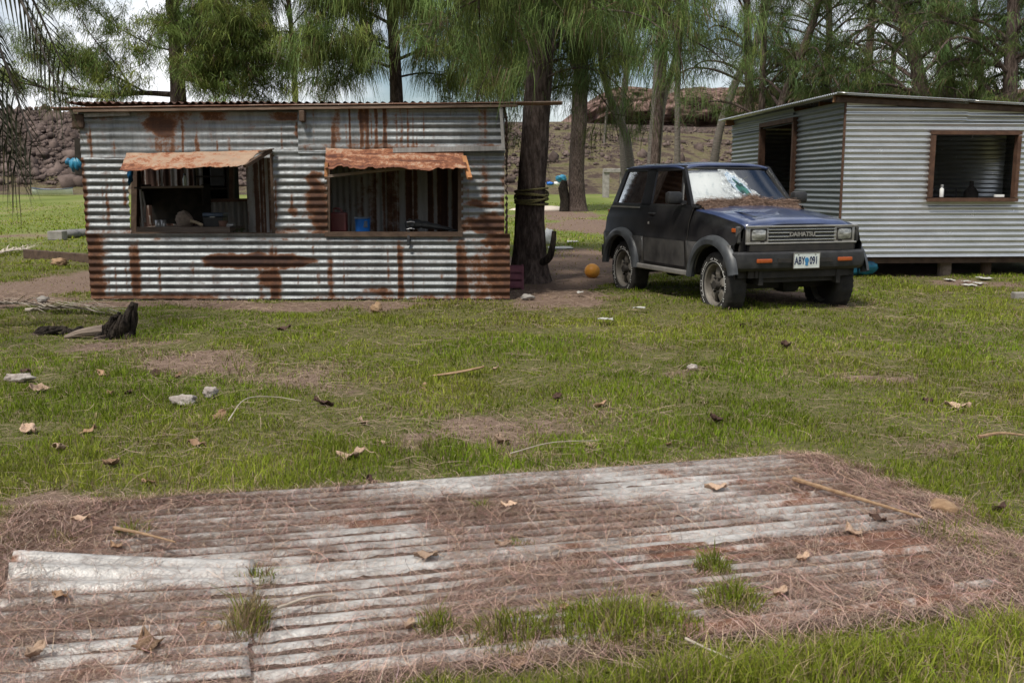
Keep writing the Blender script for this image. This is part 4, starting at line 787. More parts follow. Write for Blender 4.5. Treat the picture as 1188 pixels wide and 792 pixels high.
# bonnet
nx, ny = 18, 15; P = []
for x in np.linspace(.50, 1.475, nx):
    for y in np.linspace(-.655, .655, ny):
        nose = max(0, (x - 1.2) / .3); yy = y * (1 - .03 * nose); z_ = hoodz(x) + .016 - .05 * (abs(y) / .655) ** 6 * .6 + .012 * (abs(y) < .34) * sstep(.34, .26, abs(y)) + .010 * (1 - (y / .66) ** 2) - .03 * sstep(1.43, 1.475, x); P.append((x, yy, float(z_)))
mb = MB(); mb.add(P, gridf(nx, ny)[:, ::1]); o = cp(mb, 'bonnet', 'navy', smooth=True); s_ = o.modifiers.new('thick', 'SOLIDIFY'); s_.thickness = .02; s_.offset = -1
MB_ = MB().box((1.0, -.42, hoodz(1.0) + .026), (.62, .05, .012), bev=.005); cp(MB_, 'bonnet_rib', 'navy')
mb = MB(); mb.box((.44, 0, 1.055), (.13, 1.30, .03), bev=.01); cp(mb, 'cowl', 'bumper')
# doors with gap and handle
for sd in (-1, 1):
    def dp(x, z, o_=.0):
        yb_ = float(np.interp(z, [.36, .70, .735, .9, 1.05, 1.075], [.757, .777, .757, .740, .690, .668])); return (x, sd * (yb_ + o_), z)
    nz_ = [.40, .5, .6, .69, .72, .74, .82, .9, .98, 1.04, 1.07]; xf = lambda z: .52; xr = lambda z: -.475 - .04 * (z - .4)
    for nm, gx, o_, mt in (('door_gap', .012, .003, 'under'), ('door', 0, .011, 'blackpaint')):
        Vv = [dp(xr(z) - gx + (xf(z) + gx - (xr(z) - gx)) * f_, z - (gx if z == .40 else 0), o_) for f_ in np.linspace(0, 1, 8) for z in nz_]; mb = MB(); Fg = gridf(8, len(nz_)); mb.add(Vv, Fg if sd < 0 else Fg[:, ::-1]); o = shade(cp(mb, nm, mt), 25)
        if nm == 'door': door = o
    Vv = [dp(xr(z) + .01 + (xf(z) - .02 - xr(z)) * f_, z, .0135) for f_ in np.linspace(0, 1, 8) for z in (.42, .5, .6, .695)]; mb = MB(); Fg = gridf(8, 4); mb.add(Vv, Fg if sd < 0 else Fg[:, ::-1]); cp(mb, 'door_cladding', 'gunmetal', parent=door, smooth=True)
    mb = MB().box((-.36, sd * .735, .965), (.14, .03, .03), bev=.008); cp(mb, 'door_handle', 'bumper', parent=door)
    mb = MB().box((-.40, sd * .757, .86), (.03, .012, .03), bev=.005); cp(mb, 'lock', 'dustychrome', parent=door)
# greenhouse: pillars, roof, glass
def gpt(x, z): f_ = (z - 1.06) / (1.485 - 1.06); return .66 + (.555 - .66) * f_
def pil(name, quad, mat='blackpaint', th=.035):
    for sd in (-1, 1):
        o1 = [(x, sd * gpt(x, z), z) for x, z in quad]; o2 = [(x, sd * (gpt(x, z) - th), z) for x, z in quad]; n = len(quad); mb = MB(); mb.add(o1 + o2, [tuple(range(n)), tuple(range(2 * n - 1, n - 1, -1))] + [(i, n + i, n + (i + 1) % n, (i + 1) % n) for i in range(n)]); cp(mb, name, mat)
pil('front_pillar', [(.44, 1.05), (.35, 1.05), (-.01, 1.485), (.045, 1.50)]); pil('centre_pillar', [(-.54, 1.05), (-.80, 1.05), (-.80, 1.30), (-.83, 1.485), (-.60, 1.485)], 'blackpaint'); pil('rear_pillar', [(-1.49, 1.05), (-1.61, 1.05), (-1.44, 1.485), (-1.35, 1.485)])
pil('roof_rail', [(.045, 1.455), (-1.44, 1.455), (-1.43, 1.51), (.03, 1.51)], th=.05)
pil('window_seal', [(.40, 1.05), (-1.58, 1.05), (-1.57, 1.078), (.38, 1.078)], 'bumper', th=.03)
pil('window_post', [(.20, 1.07), (.17, 1.07), (.05, 1.42), (.065, 1.42)], 'bumper', th=.02)
mb = MB(); 
for sd in (-1,): mb.bar((-.78, sd * .686, 1.03), (-1.58, sd * .68, 1.03), .012, .02)
cp(mb, 'side_trim', 'dustychrome')
nx, ny = 16, 13; P = []
for x in np.linspace(-1.46, .055, nx):
    for y in np.linspace(-.565, .565, ny): e_ = max(0, (x + .25) / .31); P.append((x, y, 1.510 + .045 * (1 - (y / .565) ** 4) - .03 * e_ ** 2 - .02 * max(0, (-1.2 - x) / .26) ** 2))
mb = MB(); mb.add(P, gridf(nx, ny)); o = cp(mb, 'roof', 'navy', smooth=True); s_ = o.modifiers.new('thick', 'SOLIDIFY'); s_.thickness = .03; s_.offset = -1
def gpane(name, quad, mat, ins=.012, sides=(-1, 1)):
    for sd in sides: mb = MB(); mb.add([(x, sd * (gpt(x, z) - ins), z) for x, z in quad], [tuple(range(len(quad)))]); cp(mb, name, mat)
gpane('door_window', [(.355, 1.075), (-.55, 1.075), (-.605, 1.46), (.0, 1.46)], 'glass'); gpane('rear_side_window', [(-.79, 1.075), (-1.50, 1.075), (-1.36, 1.46), (-.82, 1.46)], 'glassdark')
mb = MB(); mb.add([(-1.61, -.62, 1.06), (-1.61, .62, 1.06), (-1.445, .52, 1.48), (-1.445, -.52, 1.48)], [(0, 1, 2, 3)]); cp(mb, 'rear_window', 'glassdark')
# windscreen with shattered patch, silver sun screen behind it also paints the cloud's reflection
WA, WB = np.array([.432, 0, 1.075]), np.array([.052, 0, 1.475])
def wpt(s_, t_, off=0.0):
    y = s_ * (.625 + (.520 - .625) * t_); p = WA * (1 - t_) + WB * t_; nrm = np.array([.4, 0, .38]); nrm /= np.linalg.norm(nrm); return np.array([p[0] + .05 * (1 - s_ * s_) * 1.0 - .03, y, p[2]]) + nrm * off
ng = 14; mb = MB(); mb.add([wpt(s_, t_) for s_ in np.linspace(-1, 1, ng) for t_ in np.linspace(0, 1, 8)], gridf(ng, 8)); wind = cp(mb, 'windscreen', 'windglass', smooth=True)
mb = MB(); E1 = [wpt(s_, t_, .006) for s_, t_ in [(a_, 0) for a_ in np.linspace(-1, 1, 12)] + [(1, a_) for a_ in np.linspace(0, 1, 6)[1:]] + [(a_, 1) for a_ in np.linspace(1, -1, 12)[1:]] + [(-1, a_) for a_ in np.linspace(1, 0, 6)[1:]]]; mb.tube(E1, .011, 6, caps=False); cp(mb, 'windscreen_seal', 'bumper', parent=wind)
m, t, b, l = newmat('silver_cloud_reflection'); M['shade'] = m
n1 = noise_n(t, 7, 6, .7, (1, 2.5, 1)); n2 = noise_n(t, 3, 3, .5); r1 = ramp_n(t, [(.32, (.55, .58, .58)), (.45, (.82, .83, .80)), (.7, (.88, .88, .85))]); l(n1.outputs['Fac'], r1.inputs['Fac']); l(r1.outputs['Color'], b.inputs['Base Color']); b.inputs['Roughness'].default_value = .5; b.inputs['Metallic'].default_value = 0
bn = node(t, 'ShaderNodeBump'); bn.inputs['Strength'].default_value = .5; bn.inputs['Distance'].default_value = .04; l(n2.outputs['Fac'], bn.inputs['Height']); l(bn.outputs['Normal'], b.inputs['Normal'])
mb = MB(); Vv = []; na, nb2 = 30, 16
for s_ in np.linspace(-.985, .22, na):
    for t_ in np.linspace(.02, .985, nb2):
        s2 = s_ + .22 * (1 - t_) * (s_ + .985) / 1.285 - .14 * t_ * sstep(.1, .30, s_) ; Vv.append(wpt(float(s2), t_, -.035 + .022 * float(fbm(s_ * 3, t_ * 3, 3)) - .01))
mb.add(Vv, gridf(na, nb2)); cp(mb, 'cloud_reflection_sheet', 'shade', smooth=True)
# shattered patch: crazed ring and a dark green hole
m, t, b, l = newmat('crazed_glass'); M['craze'] = m
vn = node(t, 'ShaderNodeTexVoronoi', feature='DISTANCE_TO_EDGE'); vn.inputs['Scale'].default_value = 95; tcn = node(t, 'ShaderNodeTexCoord'); l(tcn.outputs['Object'], vn.inputs['Vector']); n1 = noise_n(t, 9, 5, .7)
r1 = ramp_n(t, [(.0, (.66, .70, .72)), (.12, (.36, .43, .50)), (.3, (.16, .23, .32))]); l(mathn(t, 'MULTIPLY', vn.outputs['Distance'], mathn(t, 'MULTIPLY', n1.outputs['Fac'], 2.0)), r1.inputs['Fac']); l(r1.outputs['Color'], b.inputs['Base Color']); b.inputs['Roughness'].default_value = .25
def softcraze(name, c1, c2, lo, hi):
    m, t, b, l = newmat(name); n = noise_n(t, 13, 8, .75); n2 = noise_n(t, 60, 3, .7); r = ramp_n(t, [(.4, c1), (.6, c2)]); l(n2.outputs['Fac'], r.inputs['Fac']); l(r.outputs['Color'], b.inputs['Base Color']); b.inputs['Roughness'].default_value = .3
    a = ramp_n(t, [(lo, (0, 0, 0)), (hi, (1, 1, 1))]); l(n.outputs['Fac'], a.inputs['Fac']); l(a.outputs['Color'], b.inputs['Alpha']); return m
M['crazesoft'] = softcraze('crazed_glass_edge', (.40, .44, .46), (.75, .78, .78), .40, .62); M['crazesoft2'] = softcraze('crazed_glass_core', (.16, .24, .34), (.52, .58, .62), .30, .50)
M['crazewhite'] = pmat('white_crazed_glass', (.35, .40, .42), (.72, .75, .75), 26, .3, detail=8, lo=.4, hi=.6); M['hole'] = pmat('broken_green_glass', (.004, .02, .022), (.04, .16, .13), 16, .2, detail=6)
def disc(cs, ct, rs, rt, off, name, mat, r0=0.0, jag=.25, seed=0, parent=None, n=40, tilt=0):
    Vv = []; rings = 6
    for k in range(rings):
        f_ = r0 + (1 - r0) * k / (rings - 1)
        for i in range(n): a_ = 2 * math.pi * i / n; j_ = 1 + jag * (fbm(math.cos(a_) * 2.2 + 5, math.sin(a_) * 2.2 + 5, seed) - .5) * 2; u = f_ * rs * math.cos(a_) * j_; v = f_ * rt * math.sin(a_) * j_; Vv.append(wpt(cs + u + tilt * v, ct + v, off))
    Fg = [(k * n + i, k * n + (i + 1) % n, (k + 1) * n + (i + 1) % n, (k + 1) * n + i) for k in range(rings - 1) for i in range(n)]
    if r0 == 0: Fg += [tuple(range(n))]
    mb = MB(); mb.add(Vv, Fg); return cp(mb, name, mat, parent=parent)
disc(.03, .52, .17, .34, .003, 'crazed_patch', 'crazesoft2', parent=wind, seed=3, tilt=-.3, jag=.5); disc(.07, .48, .085, .21, .005, 'hole', 'hole', parent=wind, jag=.7, seed=5, tilt=-.3)
disc(.03, .50, .27, .44, .002, 'crack_ring', 'crazesoft', r0=.45, parent=wind, jag=.7, seed=8, tilt=-.35)
# wipers, mirrors
for y in (-.42, .12): mb = MB(); mb.tube([(.47, y, 1.085), tuple(wpt((y + .42) / .62, .12, .02))], .008, 6); mb.bar(tuple(wpt((y - .02) / .62, .06, .018)), tuple(wpt((y + .44) / .62, .10, .018)), .012, .02); cp(mb, 'wiper', 'black')
for sd in (-1, 1):
    mb = MB().box((.28, sd * .80, 1.155), (.11, .18, .135), bev=.035); mr = shade(cp(mb, 'wing_mirror', 'bumper'), 40); mb = MB().bar((.30, sd * .66, 1.10), (.29, sd * .76, 1.12), .05, .04); cp(mb, 'arm', 'bumper', parent=mr); mb = MB().box((.2235, sd * .80, 1.155), (.006, .14, .10)); cp(mb, 'mirror_glass', 'chrome', parent=mr)
# front: grille, lamps, bumper, plate
mb = MB().box((1.482, 0, .80), (.03, .82, .155)); cp(mb, 'grille_backing', 'black')
gr_ = cp(MB().box((1.508, 0, .883), (.035, 1.30, .018), bev=.005).box((1.508, 0, .716), (.035, 1.30, .018), bev=.005), 'grille_surround', 'dustychrome')
for i, z_ in enumerate((.748, .782, .820, .852)):
    [cp(MB().box((1.503, y_, z_), (.02, l_, .011), bev=.003), 'grille_bar', 'chrome') for y_, l_ in (((0, .80),) if i not in (1, 2) else ((-.275, .25), (.275, .25)))]
def text_mesh(body, size, depth, bold=0.0):
    cu = bpy.data.curves.new('txt', 'FONT'); cu.body = body; cu.size = size; cu.extrude = depth; cu.align_x = 'CENTER'; cu.align_y = 'CENTER'; cu.offset = bold
    ob = bpy.data.objects.new('txt', cu); me = bpy.data.meshes.new_from_object(ob); V = np.array([v.co[:] for v in me.vertices]); F = [list(p.vertices) for p in me.polygons]; bpy.data.objects.remove(ob); bpy.data.curves.remove(cu); bpy.data.meshes.remove(me); return V, F
def on_nose(V, x, yc, zc, sx=1.0): return np.stack([x + V[:, 2], yc + V[:, 0] * sx, zc + V[:, 1]], 1)
V, F = text_mesh('DAIHATSU', .062, .006, .0012); cp(MB().add(on_nose(V, 1.512, 0, .801, 1.0), F), 'lettering', 'dustychrome', parent=gr_)
for sd in (-1, 1):
    hs = shade(cp(MB().box((1.487, sd * .512, .80), (.04, .255, .175), bev=.015), 'headlamp_bezel', 'dustychrome'), 40)
    cp(MB().box((1.502, sd * .507, .80), (.02, .195, .130), bev=.012), 'bezel_recess', 'under', parent=hs)
    nl = 9; P = []
    for i in range(nl):
        for j in range(nl): u, v = i / (nl - 1) * 2 - 1, j / (nl - 1) * 2 - 1; k = 1 - .06 * (u * u * v * v); P.append((1.511 + .016 * (1 - u * u) * (1 - v * v), sd * .507 + u * .085 * k, .80 + v * .055 * k))
    cp(MB().add(P, gridf(nl, nl)), 'headlight', 'lamp', smooth=True, parent=hs)
    cp(MB().box((1.40, sd * .715, .845), (.07, .035, .04), bev=.006), 'side_indicator', 'amber')
    cp(MB().box((1.44, sd * .70, .80), (.05, .05, .17), bev=.015), 'wing_corner', 'gunmetal')
bp = []
def bump_prof(): return [(0, .455), (.05, .445), (.085, .475), (.095, .53), (.085, .615), (.06, .635), (0, .635)]
path = [(1.37, -.80), (1.43, -.79), (1.49, -.755), (1.535, -.68), (1.555, -.35), (1.56, 0), (1.555, .35), (1.535, .68), (1.49, .755), (1.43, .79), (1.37, .80)]
path = spline([(x, y, 0) for x, y in path], 41)[:, :2]; V = []; prf = bump_prof(); T = np.gradient(path, axis=0)
for (x, y), tg in zip(path, T):
    n_ = np.array([tg[1], -tg[0]]); n_ /= np.linalg.norm(n_)
    e_ = sstep(1.30, 1.16, x)
    for d_, z_ in prf: V.append((x + n_[0] * (d_ - .07), y + n_[1] * (d_ - .07), z_ + .06 * float(e_) * (z_ < .5)))
bmp = shade(cp(MB().add(V, gridf(41, len(prf))), 'front_bumper', 'bumper'), 30)
cp(MB().box((1.50, 0, .67), (.06, 1.22, .06)), 'lower_grille', 'under'); cp(MB().box((1.50, 0, .655), (.03, 1.15, .012)), 'bumper_seam', 'dustychrome')
for sd in (-1, 1):
    cp(MB().box((1.578, sd * .475, .548), (.03, .17, .040), bev=.008), 'bumper_indicator', 'amber', parent=bmp); cp(MB().box((1.585, sd * .245, .548), (.012, .15, .042)), 'bumper_slot', 'under', parent=bmp)
m, t, b, l = newmat('plate_face'); M['plate'] = pmat('plate_paint', (.52, .56, .53), (.62, .66, .62), 14, .4); M['plateblue'] = pmat('plate_blue', (.03, .16, .34), (.05, .24, .44), 16, .4); M['plateink'] = pmat('plate_ink', (.012, .02, .06), (.02, .03, .08), 10, .5)
pl_ = cp(MB().box((1.600, .0, .545), (.006, .30, .15), bev=.002), 'number_plate', 'plate')
for s_, y in (('ABY', -.082), ('091', .082)): V, F = text_mesh(s_, .105, .0015, .002); cp(MB().add(on_nose(V, 1.6045, y, .542, .62), F), 'plate_lettering', 'plateink', parent=pl_)
V, F = lathe([(.024, 0), (.024, .003)], 20); V = np.array(V); cp(MB().add(np.stack([1.603 + V[:, 2], V[:, 0], .548 + V[:, 1] * 1.15], 1), F).box((1.6045, 0, .51), (.003, .03, .03)), 'plate_emblem', 'plateblue', parent=pl_)
for sy in (-.1, .1): cp(MB().box((1.604, sy, .607), (.006, .014, .01)), 'plate_screw', 'dustychrome', parent=pl_)
cp(MB().bar((1.602, -.15, .6205), (1.602, .15, .6205), .008, .006).bar((1.602, -.15, .4695), (1.602, .15, .4695), .008, .006).box((1.602, -.152, .545), (.008, .006, .157)).box((1.602, .152, .545), (.008, .006, .157)), 'plate_frame', 'dustychrome', parent=pl_)
# wheel arch flares
def flare(xa, sd, a0=-12, a1=192):
    V = []; n = 30; pr = [(-.004, .755), (-.012, .80), (.004, .826), (.05, .828), (.085, .80), (.095, .762)]
    for i in range(n):
        a_ = R(a0 + (a1 - a0) * i / (n - 1)); c_, s_ = math.cos(a_), math.sin(a_); k = (abs(c_) ** 3.2 + abs(s_) ** 3.2) ** (-1 / 3.2)
        for d_, y in pr: r_ = (AR + .012) * (.92 + .08 * k) * (1 if d_ < .02 else 1) + d_ * k; V.append((xa + c_ * r_ * (1.02), sd * y, max(.33, WZ + .02 + s_ * r_)))
    Fg = gridf(n, len(pr)); o = cp(MB().add(V, Fg if sd < 0 else Fg[:, ::-1]), 'wheel_arch_flare', 'flare'); shade(o, 40)
for xa in (FA, RA):
    for sd in (-1, 1): flare(xa, sd, *((14, 192) if xa > 0 else (-10, 190)))
# sills, underside, wheel wells, cabin
for sd in (-1, 1): cp(MB().box((.02, sd * .765, .355), (1.32, .06, .055), bev=.012), 'sill_step', 'dustychrome')
cp(MB().box((0, 0, .42), (3.0, 1.05, .10)).box((1.2, 0, .40), (.5, .9, .16)).bar((FA, -.6, .27), (FA, .6, .27), .09, .09).bar((RA, -.6, .27), (RA, .6, .27), .09, .09).box((FA, .12, .28), (.22, .22, .2), bev=.05).box((RA, 0, .28), (.22, .24, .22), bev=.05).bar((-1.5, .38, .36), (.9, .38, .34), .08, .1).bar((-1.5, -.38, .36), (.9, -.38, .34), .08, .1).box((1.45, 0, .43), (.08, 1.2, .12)), 'chassis', 'under')
for xa in (FA, RA):
    for sd in (-1, 1): cp(MB().box((xa, sd * .46, .56), (.84, .05, .52)).box((xa, sd * .60, .74), (.70, .24, .03)).box((xa - .40, sd * .6, .55), (.03, .26, .36)).box((xa + .355, sd * .58, .55), (.02, .22, .36)), 'wheel_well', 'under')
cp(MB().box((-.55, 0, .58), (2.1, 1.3, .04)).box((.42, 0, .80), (.06, 1.28, .5)).box((.30, 0, .98), (.22, 1.24, .16), bev=.03), 'cabin_floor', 'under')
for y in (-.33, .33):
    st2 = shade(cp(MB().box((-.28, y, .74), (.5, .46, .16), bev=.05).bar((-.50, y, .78), (-.64, y, 1.22), .44, .13, up=(0, 1, 0), bev=.05) if False else MB().box((-.28, y, .74), (.5, .46, .16), bev=.05).box((-.56, y, 1.02), (.15, .46, .52), bev=.05), 'front_seat', 'black'), 40); cp(MB().box((-.60, y, 1.345), (.09, .26, .15), bev=.035), 'headrest', 'black', parent=st2)
cp(MB().box((-1.15, 0, .92), (.16, 1.1, .5), bev=.05), 'rear_seat', 'black')
V, F = torus((0, 0, 0), .18, .016, 24, 8); V = np.array(V); c_, s_ = math.cos(R(65)), math.sin(R(65)); cp(MB().add(np.stack([.02 + V[:, 0] * c_ - V[:, 2] * s_ * 0 + 0, .33 + V[:, 1], 1.06 + V[:, 0] * s_], 1), F), 'steering_wheel', 'black')
# rear details
cp(MB().box((-1.68, 0, .47), (.14, 1.5, .16), bev=.03), 'rear_bumper', 'bumper')
for sd in (-1, 1): cp(MB().box((-1.63, sd * .64, .85), (.05, .12, .28), bev=.01), 'tail_lamp', 'amber')
# wheels
M['white_mark'] = pmat('white_tyre_mark', (.42, .41, .39), (.6, .59, .56), 30, .8)
def wheel(xa, sd, rz_, steer=0.0, lean=0.0):
    w_ = empty('wheel', (xa, sd * .645, rz_)); w_.parent = car; w_.rotation_euler = (R(lean), 0, R(steer) + (0 if sd < 0 else math.pi))
    # local: axis along y, outer face at -y
    ro = .335; prof_ = [(.212, -.085), (.245, -.105), (.30, -.108), (.322, -.095), (ro, -.07), (ro + .003, 0), (ro, .07), (.322, .095), (.30, .105), (.212, .09)]
    n = 72; V = []
    for i in range(n):
        a_ = 2 * math.pi * i / n
        for k, (r_, y) in enumerate(prof_):
            tr = .010 * (1 if i % 2 else -.4) if k in (3, 4, 6, 7) else (.006 * (1 if (i // 2) % 2 else -1) if k == 5 else 0); rr_ = r_ + tr
            zz_ = rr_ * math.sin(a_); sq = -.250
            bulge = 0
            if zz_ < sq: bulge = (sq - zz_) * .35; zz_ = sq + (zz_ - sq) * .25
            V.append((rr_ * math.cos(a_), y * (1 + bulge * 3), zz_))
    m_ = len(prof_); F = [(i * m_ + j, i * m_ + j + 1, ((i + 1) % n) * m_ + j + 1, ((i + 1) % n) * m_ + j) for i in range(n) for j in range(m_ - 1)]
    ty = cp(MB().add(V, F), 'tyre', 'rubber', parent=w_); shade(ty, 50)
    rp = [(.216, .08), (.205, .06), (.195, -.04), (.205, -.088), (.219, -.096), (.221, -.088), (.219, -.07)]; V = []
    for i in range(48):
        a_ = 2 * math.pi * i / 48
        for r_, y in rp: V.append((r_ * math.cos(a_), y, r_ * math.sin(a_)))
    m_ = len(rp); rim = cp(MB().add(V, [(i * m_ + j, ((i + 1) % 48) * m_ + j, ((i + 1) % 48) * m_ + j + 1, i * m_ + j + 1) for i in range(48) for j in range(m_ - 1)]), 'rim', 'rim', parent=w_); shade(rim, 40)
    mb = MB()
    for k in range(5):
        a_ = 2 * math.pi * k / 5 + .3; d_ = np.array([math.cos(a_), 0, math.sin(a_)]); q_ = np.array([-d_[2], 0, d_[0]]); Y_ = np.array([0, 1., 0])
        ins = [(.05, .034, -.052), (.11, .040, -.062), (.165, .050, -.050), (.203, .068, -.028)]; Vv = []
        for r_, hw, y in ins: Vv += [d_ * r_ - q_ * hw + Y_ * y, d_ * r_ + q_ * hw + Y_ * y, d_ * r_ + q_ * hw * .9 + Y_ * (y + .03), d_ * r_ - q_ * hw * .9 + Y_ * (y + .03)]
        Fc = []
        for i in range(3):
            for j in range(4): Fc.append((i * 4 + j, i * 4 + (j + 1) % 4, (i + 1) * 4 + (j + 1) % 4, (i + 1) * 4 + j))
        mb.add(Vv, Fc)
    cp(mb, 'spokes', 'rim', parent=w_)
    def ycyl(mbx, r0, r1, ya, yb2, n=20, cx=0, cz=0):
        V, F = lathe([(r0, 0), (r1, yb2 - ya)], n); V = np.array(V); return mbx.add(np.stack([cx + V[:, 0], ya + V[:, 2], cz + V[:, 1]], 1), F)
    mb = ycyl(MB(), .045, .062, -.098, -.045); [ycyl(mb, .012, .012, -.078, -.05, 8, .08 * math.cos(a_), .08 * math.sin(a_)) for a_ in np.arange(6) * math.pi / 3]; cp(mb, 'hub', 'under', parent=w_)
    cp(ycyl(MB(), .195, .195, .0, .02, 40), 'brake_backing', 'under', parent=w_)
    mb = MB(); r5 = random.Random(5)
    for k in range(64):
        if r5.random() < .3: continue
        a0 = 2 * math.pi * k / 64; a1 = a0 + .05; r0, r1 = r5.uniform(.256, .262), r5.uniform(.272, .279); y = -.1095
        if r0 * math.sin(a0) < -.22: continue
        mb.add([(r0 * math.cos(a0), y, r0 * math.sin(a0)), (r0 * math.cos(a1), y, r0 * math.sin(a1)), (r1 * math.cos(a1), y, r1 * math.sin(a1)), (r1 * math.cos(a0), y, r1 * math.sin(a0))], [(0, 1, 2, 3)])
    a_ = np.linspace(-.6, math.pi + .6, 60); mb.tube([(.243 * math.cos(q_), -.106, .243 * math.sin(q_)) for q_ in a_], .0022, 5); cp(mb, 'sidewall_marking', 'white_mark', parent=w_)
for xa in (FA, RA):
    for sd in (-1, 1): wheel(xa, sd, WZ - .01, steer=(-3 if xa > 0 else 0))
# needles heaped against the windscreen
ca, sa = math.cos(R(-70.9)), math.sin(R(-70.9))
def car_w(p): p = np.asarray(p); return np.array([2.43 + ca * p[0] - sa * p[1], 11.5 + sa * p[0] + ca * p[1], p[2]])
hx_, hy_ = 12, 60; P = []
for i in range(hx_):
    for j in range(hy_):
        f_, y = i / (hx_ - 1), -.60 + 1.20 * j / (hy_ - 1); ht = .035 + .045 * fbm(y * 5, 1, 3) + .075 * math.exp(-((y - .06) / .13) ** 2) + .02 * math.exp(-((y + .35) / .2) ** 2); x = .37 + .21 * f_ + .07 * fbm(y * 6, 3, 4) * f_
        z_ = 1.068 + ht * math.sin(math.pi * min(1, f_ * .9 + .1)) ** .7 * (1 - .35 * f_) + .018 * (fbm(x * 30, y * 30, 5) - .5) - (.03 if i in (0, hx_ - 1) or j in (0, hy_ - 1) else 0) - .05 * max(0, x - .5); P.append(car_w((x, y, z_)))
M['litter'] = pmat('needle_litter', (.13, .085, .062), (.25, .17, .13), 30, .95, bump=1, spec=.1, detail=8)
heap = empty('needle_heap', car_w((.5, 0, 1.06)), 'brown heap of dry needles piled against the windscreen of the car', 'needle heap')
mk('mound', P, gridf(hx_, hy_), M['litter'], heap, smooth=True)
def needle_strips(cen, dirs, lens, wid, curl, seed, zup=.4, nseg=4):
    r6 = np.random.default_rng(seed); n = len(cen); up = np.array([0, 0, 1.]); side = np.cross(dirs, up); side /= np.linalg.norm(side, axis=1)[:, None] + 1e-9; V = np.zeros((n, nseg + 1, 2, 3)); k1 = r6.normal(0, curl, n); k2 = np.abs(r6.normal(0, curl * zup, n)) 
    for s_ in range(nseg + 1):
        t_ = s_ / nseg - .5; c = cen + dirs * (lens * t_)[:, None] + side * (k1 * lens * (t_ * t_ * 4 - .33))[:, None] + up * (k2 * lens * (.5 - 2 * t_ * t_))[:, None]; wv = wid * (1 - .6 * abs(2 * t_) ** 3)
        V[:, s_, 0] = c - side * wv[:, None] / 2; V[:, s_, 1] = c + side * wv[:, None] / 2 + up * (wid * .3)[:, None]
    b0 = (np.arange(n) * (nseg + 1) * 2)[:, None]; F = np.concatenate([np.stack([b0[:, 0] + 2 * s_, b0[:, 0] + 2 * s_ + 1, b0[:, 0] + 2 * s_ + 3, b0[:, 0] + 2 * s_ + 2], 1) for s_ in range(nseg)])
    return V.reshape(-1, 3), F, (nseg + 1) * 2
r6 = np.random.default_rng(12); nn = 1500; pk = np.array(P)[r6.integers(0, len(P), nn)] + r6.normal(0, .012, (nn, 3)) + [0, 0, .008]; a_ = r6.uniform(0, 6.28, nn); V, F, k = needle_strips(pk, np.stack([np.cos(a_), np.sin(a_), r6.normal(0, .15, nn)], 1), r6.uniform(.06, .14, nn), np.full(nn, .0035), .2, 3)
cc = np.repeat(np.array([.19, .125, .09]) * r6.uniform(.5, 1.6, nn)[:, None], k, 0); mk('needles', V, F, M['needle'], heap, col=cc)
# ------------------------------------------------------------------ trees
m, t, b, l = newmat('casuarina_bark'); M['bark'] = m
n1 = noise_n(t, 9, 8, .7, (2.8, 2.8, .7)); n2 = noise_n(t, 1.3, 4, .6); r1 = ramp_n(t, [(.36, (.022, .016, .013)), (.48, (.075, .055, .046)), (.64, (.19, .145, .125))]); l(mathn(t, 'ADD', mathn(t, 'MULTIPLY', n1.outputs['Fac'], .75), mathn(t, 'MULTIPLY', n2.outputs['Fac'], .25)), r1.inputs['Fac']); l(r1.outputs['Color'], b.inputs['Base Color'])
b.inputs['Roughness'].default_value = .95; b.inputs['Specular IOR Level'].default_value = .15
bn = node(t, 'ShaderNodeBump'); bn.inputs['Strength'].default_value = 1.0; bn.inputs['Distance'].default_value = .05; l(n1.outputs['Fac'], bn.inputs['Height']); l(bn.outputs['Normal'], b.inputs['Normal'])
def plumes(cens, seed, per=80, L=(.22, .42), spread=.22, w_=.007, tone=(.072, .098, .030), droop=1.0, outd=None):
    """hanging brushes of thin green branchlets around each centre"""
    r7 = np.random.default_rng(seed); n = len(cens) * per; c = np.repeat(np.asarray(cens), per, 0); kd = r7.normal(0, 1, (len(cens), 3)); kd[:, 2] = np.abs(kd[:, 2]) * .5 - .1; kd /= np.linalg.norm(kd, axis=1)[:, None]; k = np.repeat(kd, per, 0) + r7.normal(0, .55, (n, 3))
    if outd is not None: k = k + np.repeat(outd, per, 0) * .9
    p0 = c + r7.normal(0, spread * .55, (n, 3)) * [1, 1, .7]; l_ = r7.uniform(*L, n) * np.repeat(r7.uniform(.7, 1.25, len(cens)), per); k /= np.linalg.norm(k, axis=1)[:, None]
    p1 = p0 + k * (l_ * .42)[:, None] + np.array([0, 0, -.10]) * (l_ * droop)[:, None]; p2 = p1 + k * (l_ * .16)[:, None] + np.array([0, 0, -.55]) * (l_ * droop)[:, None]
    a_ = r7.uniform(0, 6.28, n); s_ = np.stack([np.cos(a_), np.sin(a_), np.zeros(n)], 1) * (w_ * r7.uniform(.7, 1.4, n))[:, None] / 2
    V = np.stack([p0 - s_, p0 + s_, p1 + s_, p1 - s_, p2 + s_ * .35, p2 - s_ * .35], 1); b0 = np.arange(n) * 6
    F = np.concatenate([np.stack([b0, b0 + 1, b0 + 2, b0 + 3], 1), np.stack([b0 + 3, b0 + 2, b0 + 4, b0 + 5], 1)])
    cl = np.repeat(r7.uniform(.65, 1.45, (len(cens), 1)), per, 0) * r7.uniform(.7, 1.3, (n, 1)) * np.array(tone); hue = np.repeat(r7.uniform(-1, 1, (len(cens), 1)), per, 0); cl = cl * (1 + hue * np.array([.18, .03, -.1])); dead = r7.random(n) < .09; cl[dead] = np.array([.15, .10, .06])
    return V.reshape(-1, 3), F, np.repeat(cl, 6, 0)
